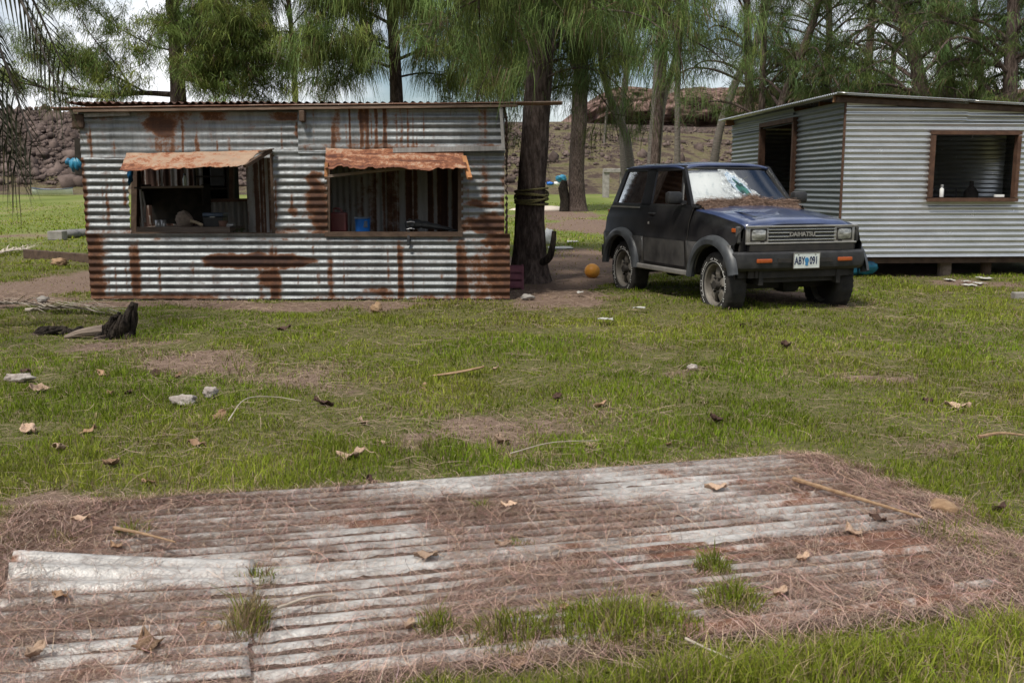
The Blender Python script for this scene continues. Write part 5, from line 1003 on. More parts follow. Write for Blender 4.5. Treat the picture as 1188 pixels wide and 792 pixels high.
def along(P, step, jit, r7):
    P = np.asarray(P); d = np.linalg.norm(np.diff(P, axis=0), axis=1); T = np.concatenate([[0], np.cumsum(d)]); s_ = np.arange(0, T[-1], step) + r7.uniform(0, step); s_ = s_[s_ < T[-1]]
    return np.stack([np.interp(s_, T, P[:, k]) for k in range(3)], 1) + r7.normal(0, jit, (len(s_), 3))
def casuarina(label, P, r, seed, limbs=(), auto=0, zr=(2.5, 8), reach=(1.2, 2.6), per=70, step=.22, tone=(.072, .098, .030), w_=.008, cat='tree', flare=.25, L=(.22, .45), jit=.16, azim=(0, 6.283), droop=.25, rough=.14, twigs=3, spread=.16, droopf=.85, group='needle leaved trees around the sheds', m_=90):
    base = np.array(P[0], float); t_ = empty('casuarina_tree', (base[0], base[1], base[2] + .1 if base[2] < 0 else base[2]), label, cat, group); r7 = np.random.default_rng(seed); V, F, Pt, rr = trunk_mesh(P, r, seed, flare=flare, rough=rough, m_=m_); mk('trunk', V, F, M['bark'], t_, smooth=True)
    cens = []; mb = MB(); allb = [(np.asarray(q_, float), rad, True) for q_, rad in limbs]
    for i in range(auto):
        z_ = r7.uniform(*zr); k = int(np.argmin(abs(Pt[:, 2] - z_))); p0 = Pt[k]; a_ = r7.uniform(*azim); ln = r7.uniform(*reach) * (1 - .45 * np.clip((z_ - zr[0]) / (zr[1] - zr[0] + .1), 0, 1)); d = np.array([math.cos(a_), math.sin(a_), 0]); rise = r7.uniform(.15, .6)
        allb.append(([p0, p0 + d * ln * .4 + [0, 0, ln * rise * .6], p0 + d * ln * .75 + [0, 0, ln * rise * .65], p0 + d * ln + [0, 0, ln * (rise * .65 - droop)]], max(.012, min(rr[k] * .35, .05)), False))
    for q_, rad, ex in allb:
        q_ = np.asarray(q_, float); Ps = spline(q_, 16); V, F = tube(Ps, np.linspace(rad, rad * .25, 16), 7); mb.add(V, F); ln = np.linalg.norm(np.diff(Ps, axis=0), axis=1).sum(); cens.append(along(Ps[4:], step * 1.4, jit * .6, r7))
        for j in range(int(ln * twigs)):
            k = r7.integers(3, 16); d = r7.normal(0, 1, 3); d[2] = d[2] * .35 + .05; d /= np.linalg.norm(d); d = d + (Ps[min(k, 15)] - Ps[max(k - 2, 0)]) / (np.linalg.norm(Ps[min(k, 15)] - Ps[max(k - 2, 0)]) + 1e-6) * .6; tl = r7.uniform(.3, .8) * min(1, ln * .4 + .3); tp = spline([Ps[k], Ps[k] + d * tl * .6 + [0, 0, .04], Ps[k] + d * tl + [0, 0, -.10 * tl]], 6); V, F = tube(tp, np.linspace(rad * .3, .003, 6), 5); mb.add(V, F); cens.append(along(tp, step, jit, r7))
    if mb.v: mb.build('limbs', M['bark'], t_)
    if cens and per > 0:
        cens = np.concatenate(cens); V, F, c_ = plumes(cens, seed + 50, per, L, spread, w_, tone, droopf); mk('crown', V, F, M['foliage'], t_, col=c_); print(label[:30], 'plumes', len(cens))
    return t_
# the big one between the sheds
b1 = gr(617, 327); Yb = b1[1]
Pm = [np.array([b1[0], Yb, -.1]), at(616, 290, Yb), at(617, 220, Yb), at(622, 140, Yb), at(627, 60, Yb), at(630, -20, Yb), at(634, -150, Yb), at(640, -380, Yb)]
L1 = lambda *pts_: [np.array(at(px, py, Yb + dy)) for px, py, dy in pts_]
big = casuarina('big dark needle leaved tree with rope round its trunk between the sheds', Pm, [.215, .195, .185, .172, .16, .15, .12, .05], 21,
    limbs=[(L1((628, 20, 0), (590, -25, -.5), (545, -20, -1.0), (505, 20, -1.4), (490, 60, -1.5)), .05), (L1((628, 40, 0), (590, 10, .6), (540, 10, 1.2), (510, 60, 1.6)), .04), (L1((630, 10, 0), (680, -30, -.6), (730, -20, -1.2), (760, 25, -1.5)), .05), (L1((629, 50, 0), (680, 10, .5), (735, 15, 1.0), (785, 70, 1.3)), .04),
           (L1((628, 5, 0), (640, -50, -1.2), (655, -40, -2.2), (690, 10, -2.8)), .04), (L1((629, 70, 0), (665, 40, .3), (700, 50, .6), (720, 90, .8)), .03), (L1((630, -5, 0), (580, -60, -1.4), (560, -40, -2.4), (555, 10, -2.8)), .04), (L1((626, 95, 0), (645, 70, .4), (680, 75, .9), (700, 110, 1.2)), .025), (L1((625, 115, 0), (650, 100, .6), (690, 105, 1.2), (715, 140, 1.5)), .025), (L1((625, 110, 0), (605, 95, .6), (590, 105, 1.0), (582, 150, 1.2)), .02), (L1((626, 95, 0), (660, 80, -.4), (700, 85, -.7), (735, 120, -.9)), .02), (L1((629, 20, 0), (620, -20, -1.2), (600, 0, -1.9), (590, 50, -2.1)), .03), (L1((630, 30, 0), (690, -5, -.9), (750, 0, -1.3), (800, 45, -1.5)), .04), (L1((627, 70, 0), (600, 45, .5), (560, 60, 1.0), (545, 100, 1.2)), .025)],
    auto=32, zr=(4.2, 9), reach=(1.5, 3.2), per=64, step=.17, tone=(.115, .16, .042), twigs=3.6, w_=.006, flare=.42, L=(.2, .46), rough=.23, spread=.13)
q_ = [at(620, 308, Yb - .12), at(636, 300, Yb - .2), at(641, 285, Yb - .22), at(643, 268, Yb - .2)]; V, F = tube(spline(q_, 14), np.linspace(.06, .03, 14), 9); mk('branch_stub', V, F, M['char'], big)
rc = at(617, 228, Yb); mb = MB()
for i, (py, tl, r_) in enumerate(((220, .02, .232), (224, -.03, .236), (229, .05, .236), (232, -.01, .238), (236, .015, .235), (227, .09, .24))):
    z_ = at(617, py, Yb)[2]; a_ = np.linspace(0, 2 * math.pi, 40); mb.tube(np.stack([rc[0] - .005 + r_ * .94 * np.cos(a_), Yb + r_ * .94 * np.sin(a_), z_ + tl * np.cos(a_ + i)], 1), .013, 7, caps=False)
M['rope'] = pmat('green_yellow_rope', (.055, .05, .018), (.16, .135, .045), 60, .85); o = mb.build('rope', M['rope'], origin=(rc[0], Yb, rc[2])); tag(o, 'green and yellow rope wound round the trunk of the big tree', 'rope')
# second pine behind it
b2 = gr(671, 247); Y2 = b2[1]; casuarina('tall straight brown pine standing behind the black dead stump', [b2 + [0, 0, -.1], at(669, 200, Y2), at(672, 130, Y2), at(675, 60, Y2), at(677, -60, Y2), at(680, -160, Y2)], [.42, .38, .36, .32, .26, .1], 31, auto=46, zr=(6.5, 15), reach=(2.5, 5), per=60, step=.45, tone=(.075, .115, .03), w_=.022, L=(.7, 1.3), flare=.2, jit=.35, spread=.4, twigs=1.6)
# tree behind the left shed: open feathery limbs to the left, thick foliage to the right
Y3 = 19.; T3 = lambda *pts_: [np.array(at(px, py, Y3 + dy)) for px, py, dy in pts_]
casuarina('bright green feathery pine rising behind the left half of the rusty shed', [np.array([at(207, 200, Y3)[0], Y3, -.1]), at(207, 160, Y3), at(206, 100, Y3), at(203, 40, Y3), at(199, -30, Y3), at(200, -180, Y3)], [.2, .17, .14, .125, .11, .04], 41,
    limbs=[(T3((205, 110, 0), (160, 108, 0), (110, 112, -.3), (60, 105, -.5), (25, 90, -.6)), .055), (T3((170, 108, 0), (140, 92, .2), (110, 80, .4), (75, 60, .5), (30, 40, .5)), .022), (T3((155, 108, 0), (135, 75, -.3), (105, 40, -.5), (80, -5, -.6)), .02), (T3((150, 108, 0), (120, 88, .4), (70, 70, .8), (20, 62, 1.0)), .018), (T3((204, 60, 0), (170, 50, .3), (120, 20, .5), (85, -20, .6)), .02),
           (T3((205, 70, 0), (240, 70, -.4), (280, 80, -.6), (310, 105, -.7)), .03), (T3((205, 40, 0), (250, 30, -.2), (290, 45, -.3), (320, 80, -.4)), .03), (T3((206, 90, 0), (235, 95, -.5), (265, 92, -.8), (300, 100, -.9)), .03), (T3((204, 20, 0), (240, 5, .3), (275, 20, .5), (300, 60, .6)), .03), (T3((203, 0, 0), (235, -15, -.5), (265, 0, -.7), (285, 50, -.8)), .03), (T3((205, 85, 0), (235, 60, -1.0), (270, 60, -1.6), (300, 95, -1.9)), .025), (T3((205, 60, 0), (225, 40, -1.0), (250, 45, -1.6), (270, 85, -1.8)), .025), (T3((204, 30, 0), (240, 15, -1.0), (280, 25, -1.5), (310, 60, -1.8)), .025), (T3((204, 50, 0), (215, 30, -1.2), (222, 40, -1.8), (228, 75, -2.0)), .025), (T3((206, 95, 0), (225, 80, -1.0), (245, 85, -1.5), (262, 110, -1.7)), .02), (T3((204, 40, 0), (190, 25, -1.0), (178, 35, -1.4), (165, 75, -1.6)), .02), (T3((204, 10, 0), (225, -15, -1.2), (250, -5, -1.8), (265, 30, -2.0)), .025), (T3((203, 30, 0), (225, 25, -.5), (245, 50, -.7), (255, 90, -.8)), .025)],
    auto=26, zr=(4.9, 9), reach=(1.2, 2.8), per=56, step=.13, tone=(.165, .215, .055), twigs=4.2, w_=.0085, L=(.2, .4), droopf=.5, jit=.12, spread=.12, flare=.1)
T3b = lambda *pts_: [np.array(at(px, py, 17.5 + dy)) for px, py, dy in pts_]
casuarina('dense drooping pine behind the middle of the rusty shed roof', [np.array([at(461, 200, 17.5)[0], 17.5, -.1]), at(461, 160, 17.5), at(459, 90, 17.5), at(455, 20, 17.5), at(450, -60, 17.5), at(448, -200, 17.5)], [.14, .12, .10, .09, .07, .03], 51,
    limbs=[(T3b((459, 60, 0), (420, 45, -.4), (385, 50, -.7), (360, 85, -.9)), .03), (T3b((457, 30, 0), (415, 10, .3), (380, 10, .6), (350, 45, .7)), .03), (T3b((459, 80, 0), (430, 72, .5), (400, 75, .9), (385, 105, 1.0)), .03), (T3b((460, 70, 0), (500, 55, -.4), (540, 60, -.7), (570, 100, -.8)), .03), (T3b((458, 40, 0), (495, 20, .4), (535, 20, .7), (565, 60, .8)), .03), (T3b((456, 20, 0), (470, 0, -.8), (490, 0, -1.2), (505, 40, -1.4)), .03), (T3b((456, 15, 0), (430, -10, -.8), (410, -5, -1.2), (395, 40, -1.4)), .03), (T3b((460, 90, 0), (490, 85, .5), (520, 90, .8), (550, 110, .9)), .02)],
    auto=26, zr=(4.2, 8), reach=(1.2, 2.8), per=60, step=.15, tone=(.145, .195, .052), twigs=3.8, w_=.008, L=(.3, .55), jit=.14, spread=.13, flare=.1)
Y6 = 24.; T6 = lambda *pts_: [np.array(at(px, py, Y6 + dy)) for px, py, dy in pts_]
casuarina('thin feathery pine showing sky through it left of the shed middle', [np.array([at(345, 200, Y6)[0], Y6, -.1]), at(344, 150, Y6), at(340, 60, Y6), at(333, -20, Y6), at(330, -120, Y6)], [.10, .08, .06, .05, .03], 61, limbs=[(T6((341, 70, 0), (370, 55, .3), (405, 70, .4)), .02), (T6((340, 60, 0), (310, 30, -.4), (285, -10, -.7)), .02), (T6((338, 30, 0), (365, 5, .5), (400, 10, .8)), .02), (T6((342, 100, 0), (365, 90, -.3), (385, 105, -.4)), .02), (T6((337, 20, 0), (320, -5, -.4), (300, 20, -.6)), .02)], auto=16, zr=(5.6, 9), reach=(1, 2.4), per=50, step=.18, tone=(.12, .15, .05), w_=.011, L=(.3, .6), jit=.14, spread=.14, flare=.1)
# pines behind the right house
def right_tree(label, pts_, rad, Y, seed, zr, auto, per=44, tone=(.08, .118, .033), reach=(1.3, 3.0), **k):
    P = [np.array([at(pts_[0][0], 216, Y)[0], Y, -.1])] + [at(px, py, Y) for px, py in pts_]; zr = (max(2.3, zr[0] - 1.1) if pts_[0][0] > 865 else zr[0], zr[1]); return casuarina(label, P, rad, seed, auto=int(auto * .85), zr=zr, reach=reach, per=int(per * .8), step=.25, tone=tone, w_=.0095, L=(.22, .46), jit=.2, droopf=.55, spread=.15, flare=.1, twigs=2.4, **k)
right_tree('straight thick pine trunk behind the right end of the house', [(1102, 190), (1100, 120), (1094, 40), (1091, -30), (1088, -200)], [.2, .19, .18, .16, .14, .05], 22.5, 71, (3.6, 9), 34)
right_tree('curving pine trunk behind the house left of the straight one', [(1076, 190), (1070, 120), (1062, 70), (1050, 30), (1035, -20), (1025, -180)], [.18, .17, .16, .14, .12, .1, .04], 23.5, 72, (3.8, 9), 34)
right_tree('leaning thin pine behind the house roof corner', [(895, 190), (908, 120), (925, 75), (945, 20), (958, -40), (985, -180)], [.14, .13, .12, .1, .09, .07, .03], 25, 73, (3.4, 9), 40)
right_tree('slim upright pine behind the left eave of the house', [(872, 190), (870, 120), (868, 50), (866, -30), (864, -170)], [.15, .14, .12, .1, .08, .03], 27, 74, (4.0, 10), 34)
right_tree('thin pine right of the slim one behind the house eave', [(882, 190), (884, 120), (886, 50), (890, -30), (896, -170)], [.11, .1, .09, .08, .06, .03], 26, 75, (3.6, 9), 32)
right_tree('dark bushy pine behind the house at the right edge of view', [(1170, 190), (1172, 100), (1175, 20), (1178, -60), (1180, -200)], [.17, .16, .14, .12, .1, .03], 20.5, 76, (3.0, 8), 40, per=56)
right_tree('dark bushy pine behind the middle of the house roof', [(1000, 190), (1004, 120), (1010, 40), (1014, -40), (1016, -180)], [.14, .13, .12, .1, .08, .03], 29, 77, (3.8, 10), 44)
right_tree('far dark pine behind the house between the two curved trunks', [(960, 190), (958, 110), (962, 40), (960, -40), (958, -170)], [.14, .13, .12, .1, .08, .03], 33, 78, (4.0, 11), 44, reach=(2, 4.2))
right_tree('far dark pine behind the house near the right edge', [(1135, 190), (1138, 110), (1132, 40), (1130, -40), (1128, -170)], [.16, .15, .13, .1, .08, .03], 31, 79, (3.6, 11), 46, reach=(2, 4.2))
right_tree('drooping pine beyond the car roof with bare lower trunk', [(760, 190), (764, 130), (770, 60), (772, -20), (775, -160)], [.16, .15, .14, .12, .1, .03], 32, 80, (5.2, 11), 34, reach=(2, 4.2), per=40)

# unseen wood added behind the camera so tin and car reflect dark trees
rw = np.random.default_rng(202); tx = np.concatenate([rw.uniform(-45, 45, 26), rw.uniform(-34, -26, 5)]); ty = np.concatenate([rw.uniform(-22, -12, 26), rw.uniform(-10, 3, 5)]); mb = MB(); cen = []
for x, y in zip(tx, ty):
    h_ = rw.uniform(8, 12); V, F = tube([(x, y, -.2), (x + rw.normal(0, .2), y, h_ * .5), (x + rw.normal(0, .4), y, h_)], [.22, .16, .04], 7); mb.add(V, F); k_ = 190; a_ = rw.uniform(0, 6.28, k_); zz_ = rw.uniform(.12, 1, k_); rr_ = rw.uniform(.1, 1, k_) * 3.2 * (1.15 - zz_); cen.append(np.stack([x + rr_ * np.cos(a_), y + rr_ * np.sin(a_), zz_ * h_], 1))
V, F, c_ = plumes(np.concatenate(cen), 203, 12, (.6, 1.2), .5, .07, (.07, .105, .03), .8); nv = len(mb.v); tv, tf = np.array(mb.v), [f for f in mb.f if len(f) == 4]
tag(mk('unseen_woodland', np.concatenate([tv, V]), np.concatenate([np.array(tf), F + nv]), M['foliage'], smooth=True, col=np.concatenate([np.tile([.07, .055, .045], (nv, 1)), c_])), 'unseen wood of needle leaved trees added behind the viewer for dark reflections', 'unseen_woodland', kind='stuff')
# coconut palms
def palm(label, P, r, seed, fronds=13, flen=3.2, leaflets=52, detail=True, green=(.06, .085, .025), aim=None, group='palms with bare leaning trunks', wl=.03):
    base = np.array(P[0]); t_ = empty('coconut_palm', (base[0], base[1], max(base[2], 0)), label, 'palm', group); Ps = spline(P, 50); rr = np.interp(np.linspace(0, 1, 50), np.linspace(0, 1, len(r)), r) * (1 + .05 * np.sin(np.arange(50) * 2.2)); V, F = tube(Ps, rr, 12); mk('trunk', V, F, M['palmbark'], t_, smooth=True); r8 = random.Random(seed); c = Ps[-1]
    angs = aim or [(2 * math.pi * k / fronds + r8.uniform(-.2, .2), r8.uniform(-.2, 1.0)) for k in range(fronds)]
    for ag in angs:
        a_, up = ag[:2]; kk = ag[2] if len(ag) > 2 else 1.0; dz_ = 1 - kk
        d = np.array([math.cos(a_), math.sin(a_), 0]); Q = spline([c, c + d * flen * .35 * (.5 + .5 * kk) + [0, 0, flen * .25 * up + .12 - .1 * dz_], c + d * flen * .7 * kk + [0, 0, flen * .2 * up - .15 * flen - .75 * dz_ * flen], c + d * flen * .92 * kk + [0, 0, flen * .1 * up - .5 * flen - 1.3 * dz_ * flen]], 30); V, F = tube(Q, np.linspace(.03, .006, 30), 6); fr_ = mk('frond', V, F, M['palmbark'], t_); Vv = []; Ff = []; cc = []
        for k in range(leaflets * 2):
            i = 3 + int((k / (leaflets * 2)) * 26.9); p = Q[i]; tg = Q[min(i + 1, 29)] - Q[i - 1]; tg /= np.linalg.norm(tg); sd = np.cross(tg, [0, 0, 1.]); sd /= np.linalg.norm(sd); sgn = 1 if k % 2 else -1; ll = flen * .24 * math.sin(math.pi * min(1, .15 + .85 * (1 - (i - 3) / 30))) * r8.uniform(.8, 1.15) + .12
            q1 = p + (sd * sgn * .6 + tg * .55) * ll * .5 + [0, 0, -.06 * ll]; q2 = p + (sd * sgn * .75 + tg * .85) * ll * .8 + [0, 0, -.5 * ll]; wv = np.cross(q1 - p, sd * 0 + tg); wv = tg * wl / 2; b_ = len(Vv); Vv += [p - wv * .4, p + wv * .4, q1 + wv, q1 - wv, q2]; Ff += [(b_, b_ + 1, b_ + 2, b_ + 3), (b_ + 3, b_ + 2, b_ + 4)]; g_ = r8.uniform(.7, 1.35); dr = r8.random() < .12; cc += [[.17 * g_, .13 * g_, .07 * g_] if dr else [green[0] * g_, green[1] * g_, green[2] * g_]] * 5
        mk('leaflets', Vv, Ff, M['palmleaf'], fr_, col=np.array(cc)) if True else None
    return t_
def palm_px(label, pts_, Y, r0, seed, top=None, **k):
    P = [np.array([at(pts_[0][0], pts_[0][1], Y)[0], Y, -.1])] + [at(px, py, Y) for px, py in pts_[1:]]; r0 *= .75; return palm(label, P, [r0 * 1.25, r0, r0 * .95, r0 * .9, r0 * .8], seed, **k)
palm_px('leaning grey palm trunk nearest the second pine', [(697, 232), (703, 140), (712, 40), (718, -60)], gr(697, 231)[1], .17, 3, flen=3.6); palm_px('palm trunk leaning steeply left behind the rear of the car', [(736, 205), (728, 165), (712, 125), (700, 80), (690, -30)], 52., .26, 4, flen=4)
palm_px('slim palm trunk close beside the steeply leaning one', [(727, 215), (722, 150), (726, 90), (740, 0), (748, -60)], 56., .22, 5, flen=4); palm_px('palm trunk rising just left above the car roof', [(752, 226), (757, 160), (762, 90), (768, 0), (772, -80)], 44., .22, 6, flen=4); palm_px('palm trunk leaning right above the car roof', [(758, 224), (768, 130), (783, 70), (800, -20), (812, -90)], 50., .20, 7, flen=4)
palm_px('straight slim palm trunk above the windscreen', [(786, 226), (786, 150), (786, 80), (787, 0), (788, -80)], 40., .15, 8, flen=3.6); palm_px('palm trunk leaning right against the left eave of the house', [(822, 228), (833, 160), (856, 90), (880, 40), (896, -60)], 38., .2, 9, flen=3.6)
palm_px('green palm crown showing between the pines above the house', [(1030, 200), (1032, 130), (1036, 80), (1037, 58)], 30., .12, 10, flen=2.3, fronds=12, group='palms behind the house')
# palm at the left edge whose fronds hang into the picture
pc = at(-150, -55, 8.2); aim = [(-.06, .4, .66), (-.30, .3, .70), (.18, .3, .60), (.05, .7, .86), (1.0, .8), (1.5, .7), (2.3, .8), (3.1, .7), (3.9, .6), (4.6, .7), (5.4, .75), (.0, .35, .72)]
palm('palm at the left edge with dry tipped fronds hanging into view', [np.array([pc[0] - .3, 8.3, -.1]), np.array([pc[0] - .2, 8.25, 1.4]), pc + [-.05, 0, -.4], pc], [.2, .16, .14, .12], 15, flen=1.75, leaflets=120, aim=aim, green=(.055, .06, .025), group='palms at the edge of view', wl=.03)

# ------------------------------------------------------------------ grass
rg = np.random.default_rng(17)
def blades(X, Y, hgt, wid, colr, seed, lean=.55):
    r9 = np.random.default_rng(seed); n = len(X); z = gz(X, Y) - .004; a_ = r9.uniform(0, 6.28, n); ln = np.abs(r9.normal(0, lean, n)) + .1; d = np.stack([np.cos(a_), np.sin(a_)], 1); fa = r9.uniform(0, 6.28, n); s_ = np.stack([np.cos(fa), np.sin(fa), np.zeros(n)], 1) * (wid / 2)[:, None]
    p0 = np.stack([X, Y, z], 1); p1 = p0 + np.stack([d[:, 0] * hgt * ln * .35, d[:, 1] * hgt * ln * .35, hgt * .6], 1); p2 = p0 + np.stack([d[:, 0] * hgt * ln, d[:, 1] * hgt * ln, hgt * (1 - .35 * np.minimum(ln, 1.5) ** 2 * .6)], 1)
    V = np.stack([p0 - s_, p0 + s_, p1 + s_ * .75, p1 - s_ * .75, p2], 1).reshape(-1, 3); b0 = np.arange(n) * 5
    F4 = np.stack([b0, b0 + 1, b0 + 2, b0 + 3], 1); F3 = np.stack([b0 + 3, b0 + 2, b0 + 4, b0 + 4], 1); return V, F4, F3, np.repeat(colr, 5, 0)
def grass_mesh(name, V, F4, F3, c, parent=None, origin=None):
    if parent is None and origin is not None: V = V - origin
    if parent is not None: V = V - np.array(parent.location)
    me = bpy.data.meshes.new(name); n4, n3 = len(F4), len(F3); me.vertices.add(len(V)); me.vertices.foreach_set('co', V.astype(np.float32).ravel()); me.loops.add(n4 * 4 + n3 * 3); me.loops.foreach_set('vertex_index', np.concatenate([F4.ravel(), F3[:, :3].ravel()]).astype(np.int32)); me.polygons.add(n4 + n3); me.polygons.foreach_set('loop_start', np.concatenate([np.arange(n4) * 4, n4 * 4 + np.arange(n3) * 3]).astype(np.int32)); me.update(calc_edges=True)
    a_ = me.attributes.new('col', 'FLOAT_COLOR', 'POINT'); cc = np.ones((len(V), 4), np.float32); cc[:, :3] = c; a_.data.foreach_set('color', cc.ravel()); me.materials.append(M['grass']); o = bpy.data.objects.new(name, me); COL.objects.link(o)
    if parent is not None: o.parent = parent
    elif origin is not None: o.location = origin
    return o
def blade_cols(X, Y, r9, dry):
    n = len(X); g = np.array([.135, .200, .012]); y = np.array([.235, .245, .036]); s_ = np.array([.30, .235, .125]); br = np.array([.17, .11, .075]); t_ = np.clip(fbm(X * .7, Y * .7, 41) * 1.6 - .38 + r9.normal(0, .25, n), 0, 1)[:, None]; c = g * (1 - t_) + y * t_; u = r9.random(n); c[u < dry * .7] = s_; c[(u > dry * .7) & (u < dry)] = br; return c * r9.uniform(.6, 1.35, (n, 1)) * (.55 + .9 * fbm(X * 1.7, Y * 1.7, 43))[:, None]
def field(N, y0, y1, ex, h0, w0, seed, lim=.75):
    r9 = np.random.default_rng(seed); u = r9.random(N); Y = (y0 ** (1 - ex) + u * (y1 ** (1 - ex) - y0 ** (1 - ex))) ** (1 / (1 - ex)); X = r9.uniform(-1, 1, N) * (Y * .56 + .6); B = bare(X, Y); keep = (r9.random(N) > np.clip((B - .20) * 1.9, 0, .9)) & ~on_sheets(X, Y, .0)
    keep &= ~((X > sx0 - .02) & (X < sx1 + .03) & (Y > Y0 - .05) & (Y < 14.2)); dx, dy = X - C[0], Y - C[1]; hs_, hb_ = dx * E_[0] + dy * E_[1], dx * B_[0] + dy * B_[1]; keep &= ~((hs_ > .25) & (hb_ > .35) & (hb_ < HL))
    X, Y, B = X[keep], Y[keep], B[keep]; cl = fbm(X * 2.2, Y * 2.2, 51, 3); cl2 = fbm(X * 6.5, Y * 6.5, 52, 2); hh = h0 * (.35 + 1.0 * sstep(.25, .75, cl) + .6 * sstep(.5, .85, cl2)) * r9.uniform(.5, 1.3, len(X)) * (1 - .45 * np.clip(B, 0, 1)); ww = w0 * (np.maximum(Y, 3) / 3) ** .75 * r9.uniform(.7, 1.3, len(X)); dry = np.clip(.12 + .9 * B, .08, .8); r9b = np.random.default_rng(seed + 1); return blades(X, Y, hh, ww, blade_cols(X, Y, r9b, dry), seed + 2)
Vg, F4g, F3g, cg = field(400000, 2.35, 16.5, .75, .035, .0032, 61)
tag(grass_mesh('lawn_grass', Vg, F4g, F3g, cg), 'short rough green grass covering the lawn', 'grass', kind='stuff'); print('grass', len(Vg) // 5)
Vg, F4g, F3g, cg = field(80000, 16.5, 60, 1.1, .05, .005, 67)
tag(grass_mesh('field_grass', Vg, F4g, F3g, cg * np.array([1.15, 1.15, 1.0])), 'sunlit grass of the open field behind the sheds', 'grass', kind='stuff')  # far blades tinted brighter: the clearing's sunlight is put into their colour
def tuft(px, py, n, rad, h, label, dry=.25, seed=0, z=.02, wid=.004, group='grass tufts growing through the tin sheets', lean=.6, flat=1.0):
    p = gr(px, py); r9 = np.random.default_rng(seed + 900); a_ = r9.uniform(0, 6.28, n); rr_ = rad * np.sqrt(r9.random(n)); X = p[0] + rr_ * np.cos(a_) * flat; Y = p[1] + rr_ * np.sin(a_); f_ = 1 - .6 * (rr_ / rad); V, F4, F3, c = blades(X, Y, h * f_ * r9.uniform(.5, 1.2, n), np.full(n, wid), blade_cols(X, Y, r9, dry) , seed + 7, lean); V[:, 2] += z * .3
    return tag(grass_mesh('grass_tuft', V, F4, F3, c, origin=np.array([p[0], p[1], 0])), label, 'grass tuft', group)
for i, a_ in enumerate([(505, 738, 260, .06, .12, 'small upright grass tuft left of the large one on the tin sheets'), (590, 745, 700, .13, .11, 'bushy grass tuft at the front edge left of the largest one'), (715, 735, 1500, .15, .14, 'largest bushy grass clump at the front of the tin sheets'), (826, 668, 300, .06, .13, 'upper one of two bright tufts right of the sheet centre'), (850, 706, 600, .10, .12, 'lower one of two bright tufts right of the sheet centre'), (560, 596, 150, .06, .08, 'small tuft at the back edge of the tin sheets'), (602, 640, 110, .07, .06, 'sparse low tuft beside a leaf in the sheet middle'), (155, 625, 220, .07, .10, 'green tuft behind the raised sheet corner'), (75, 636, 160, .09, .08, 'thin dry tuft left behind the raised sheet corner', .5), (300, 680, 130, .07, .10, 'thin tuft where the raised sheet meets the next one', .45), (288, 735, 420, .12, .16, 'tall straw coloured tuft in the gap between two tin sheets', .65)]): tuft(*a_, seed=i, flat=.5 if i == 10 else 1.7 if i == 2 else 1.0)
tuft(680, 800, 3000, .9, .14, 'long dark grass along the front edge of the tin sheets', seed=31, flat=1.0, group=None) if False else None
r9 = np.random.default_rng(77); n = 9000; uu = r9.uniform(.9, 3.7, n); vv = 1.78 + .1 * fbm(uu * 3, uu * 0, 4) + np.abs(r9.normal(0, .13, n)) - .04 * (uu > 2); X = SO[0] + SU[0] * uu + SV[0] * vv; Y = SO[1] + SU[1] * uu + SV[1] * vv; V, F4, F3, c = blades(X, Y, r9.uniform(.04, .11, n) * (.5 + fbm(X * 4, Y * 4, 3)), np.full(n, .0036), blade_cols(X, Y, r9, .22), 5, .6); tag(grass_mesh('verge_grass', V, F4, F3, c), 'long grass fringing the front edge of the tin sheets', 'grass', kind='stuff')
# ------------------------------------------------------------------ tin sheets lying on the lawn, needles, leaves
def spt(u, v, z=0): return np.array([SO[0] + SU[0] * u + SV[0] * v, SO[1] + SU[1] * u + SV[1] * v, z])
U3 = np.array([SU[0], SU[1], 0]); V3 = np.array([SV[0], SV[1], 0]); PT = .079; AM = .0095
def gsheet(label, u0, u1, v0, v1, z, rust, warp=None, seed=0, skew=0.0):
    lu, lv = u1 - u0, v1 - v0; V, F, r = corr(spt(u0, v0, z), U3 + V3 * skew, V3, ZA, lu, lv, PT, AM, du=.03, dv=.0079, dent=.005, seed=seed, rust=lambda u, v: rust(u + u0, v + v0), warp=(lambda u, v: warp(u + u0, v + v0)) if warp else None, phase=-2 * math.pi * 0, ragged=.03)
    c = spt((u0 + u1) / 2, (v0 + v1) / 2); o = mk('corrugated_sheet', V, F, M['tin'], origin=c, smooth=True, attrs=dict(rust=r)); s_ = o.modifiers.new('thick', 'SOLIDIFY'); s_.thickness = .002; return tag(o, label, 'metal sheet', 'corrugated sheets lying on the lawn')
rA = lambda u, v: .02 + .40 * sstep(.62, .78, fbm(u * 2.2, v * 7, 5, 5)) + .5 * (1 - sstep(0, .25, u)) + .35 * sstep(2.95, 3.1, u)
rB = lambda u, v: .06 + .5 * sstep(.5, .7, fbm(u * 2, v * 6, 6, 5)) + .25 * sstep(1.15, 1.45, v) * sstep(1.2, 2.2, u) + .2 * sstep(1.5, 1.62, v)
rC = lambda u, v: .04 + .3 * sstep(.6, .75, fbm(u * 3, v * 6, 9, 5)) + .35 * (1 - sstep(-.06, .04, u)) * fbm(v * 5, u, 3)
gsheet('largest whitish tin sheet at the back of the group on the lawn', .0, 3.14, -.02, .962, .022, rA, seed=1); gsheet('rusty tin sheet under needles at the front right of the group', .64, 3.0, .86, 1.61, .016, rB, seed=2)
lift = lambda u, v: .075 * np.clip(1 - (u + .06) / .74, 0, 1) ** 1.3 * np.exp(-((v - .79) / .16) ** 2) + .025 * np.clip(1 - (u + .06) / .74, 0, 1)
gsheet('tin sheet with a curled up far edge at the front left of the group', -.08, .655, .79, 1.60, .03, rC, warp=lift, seed=3)
gsheet('short grey tin sheet end showing at the left front corner', -.55, -.10, 1.02, 1.62, .012, rC, seed=4)
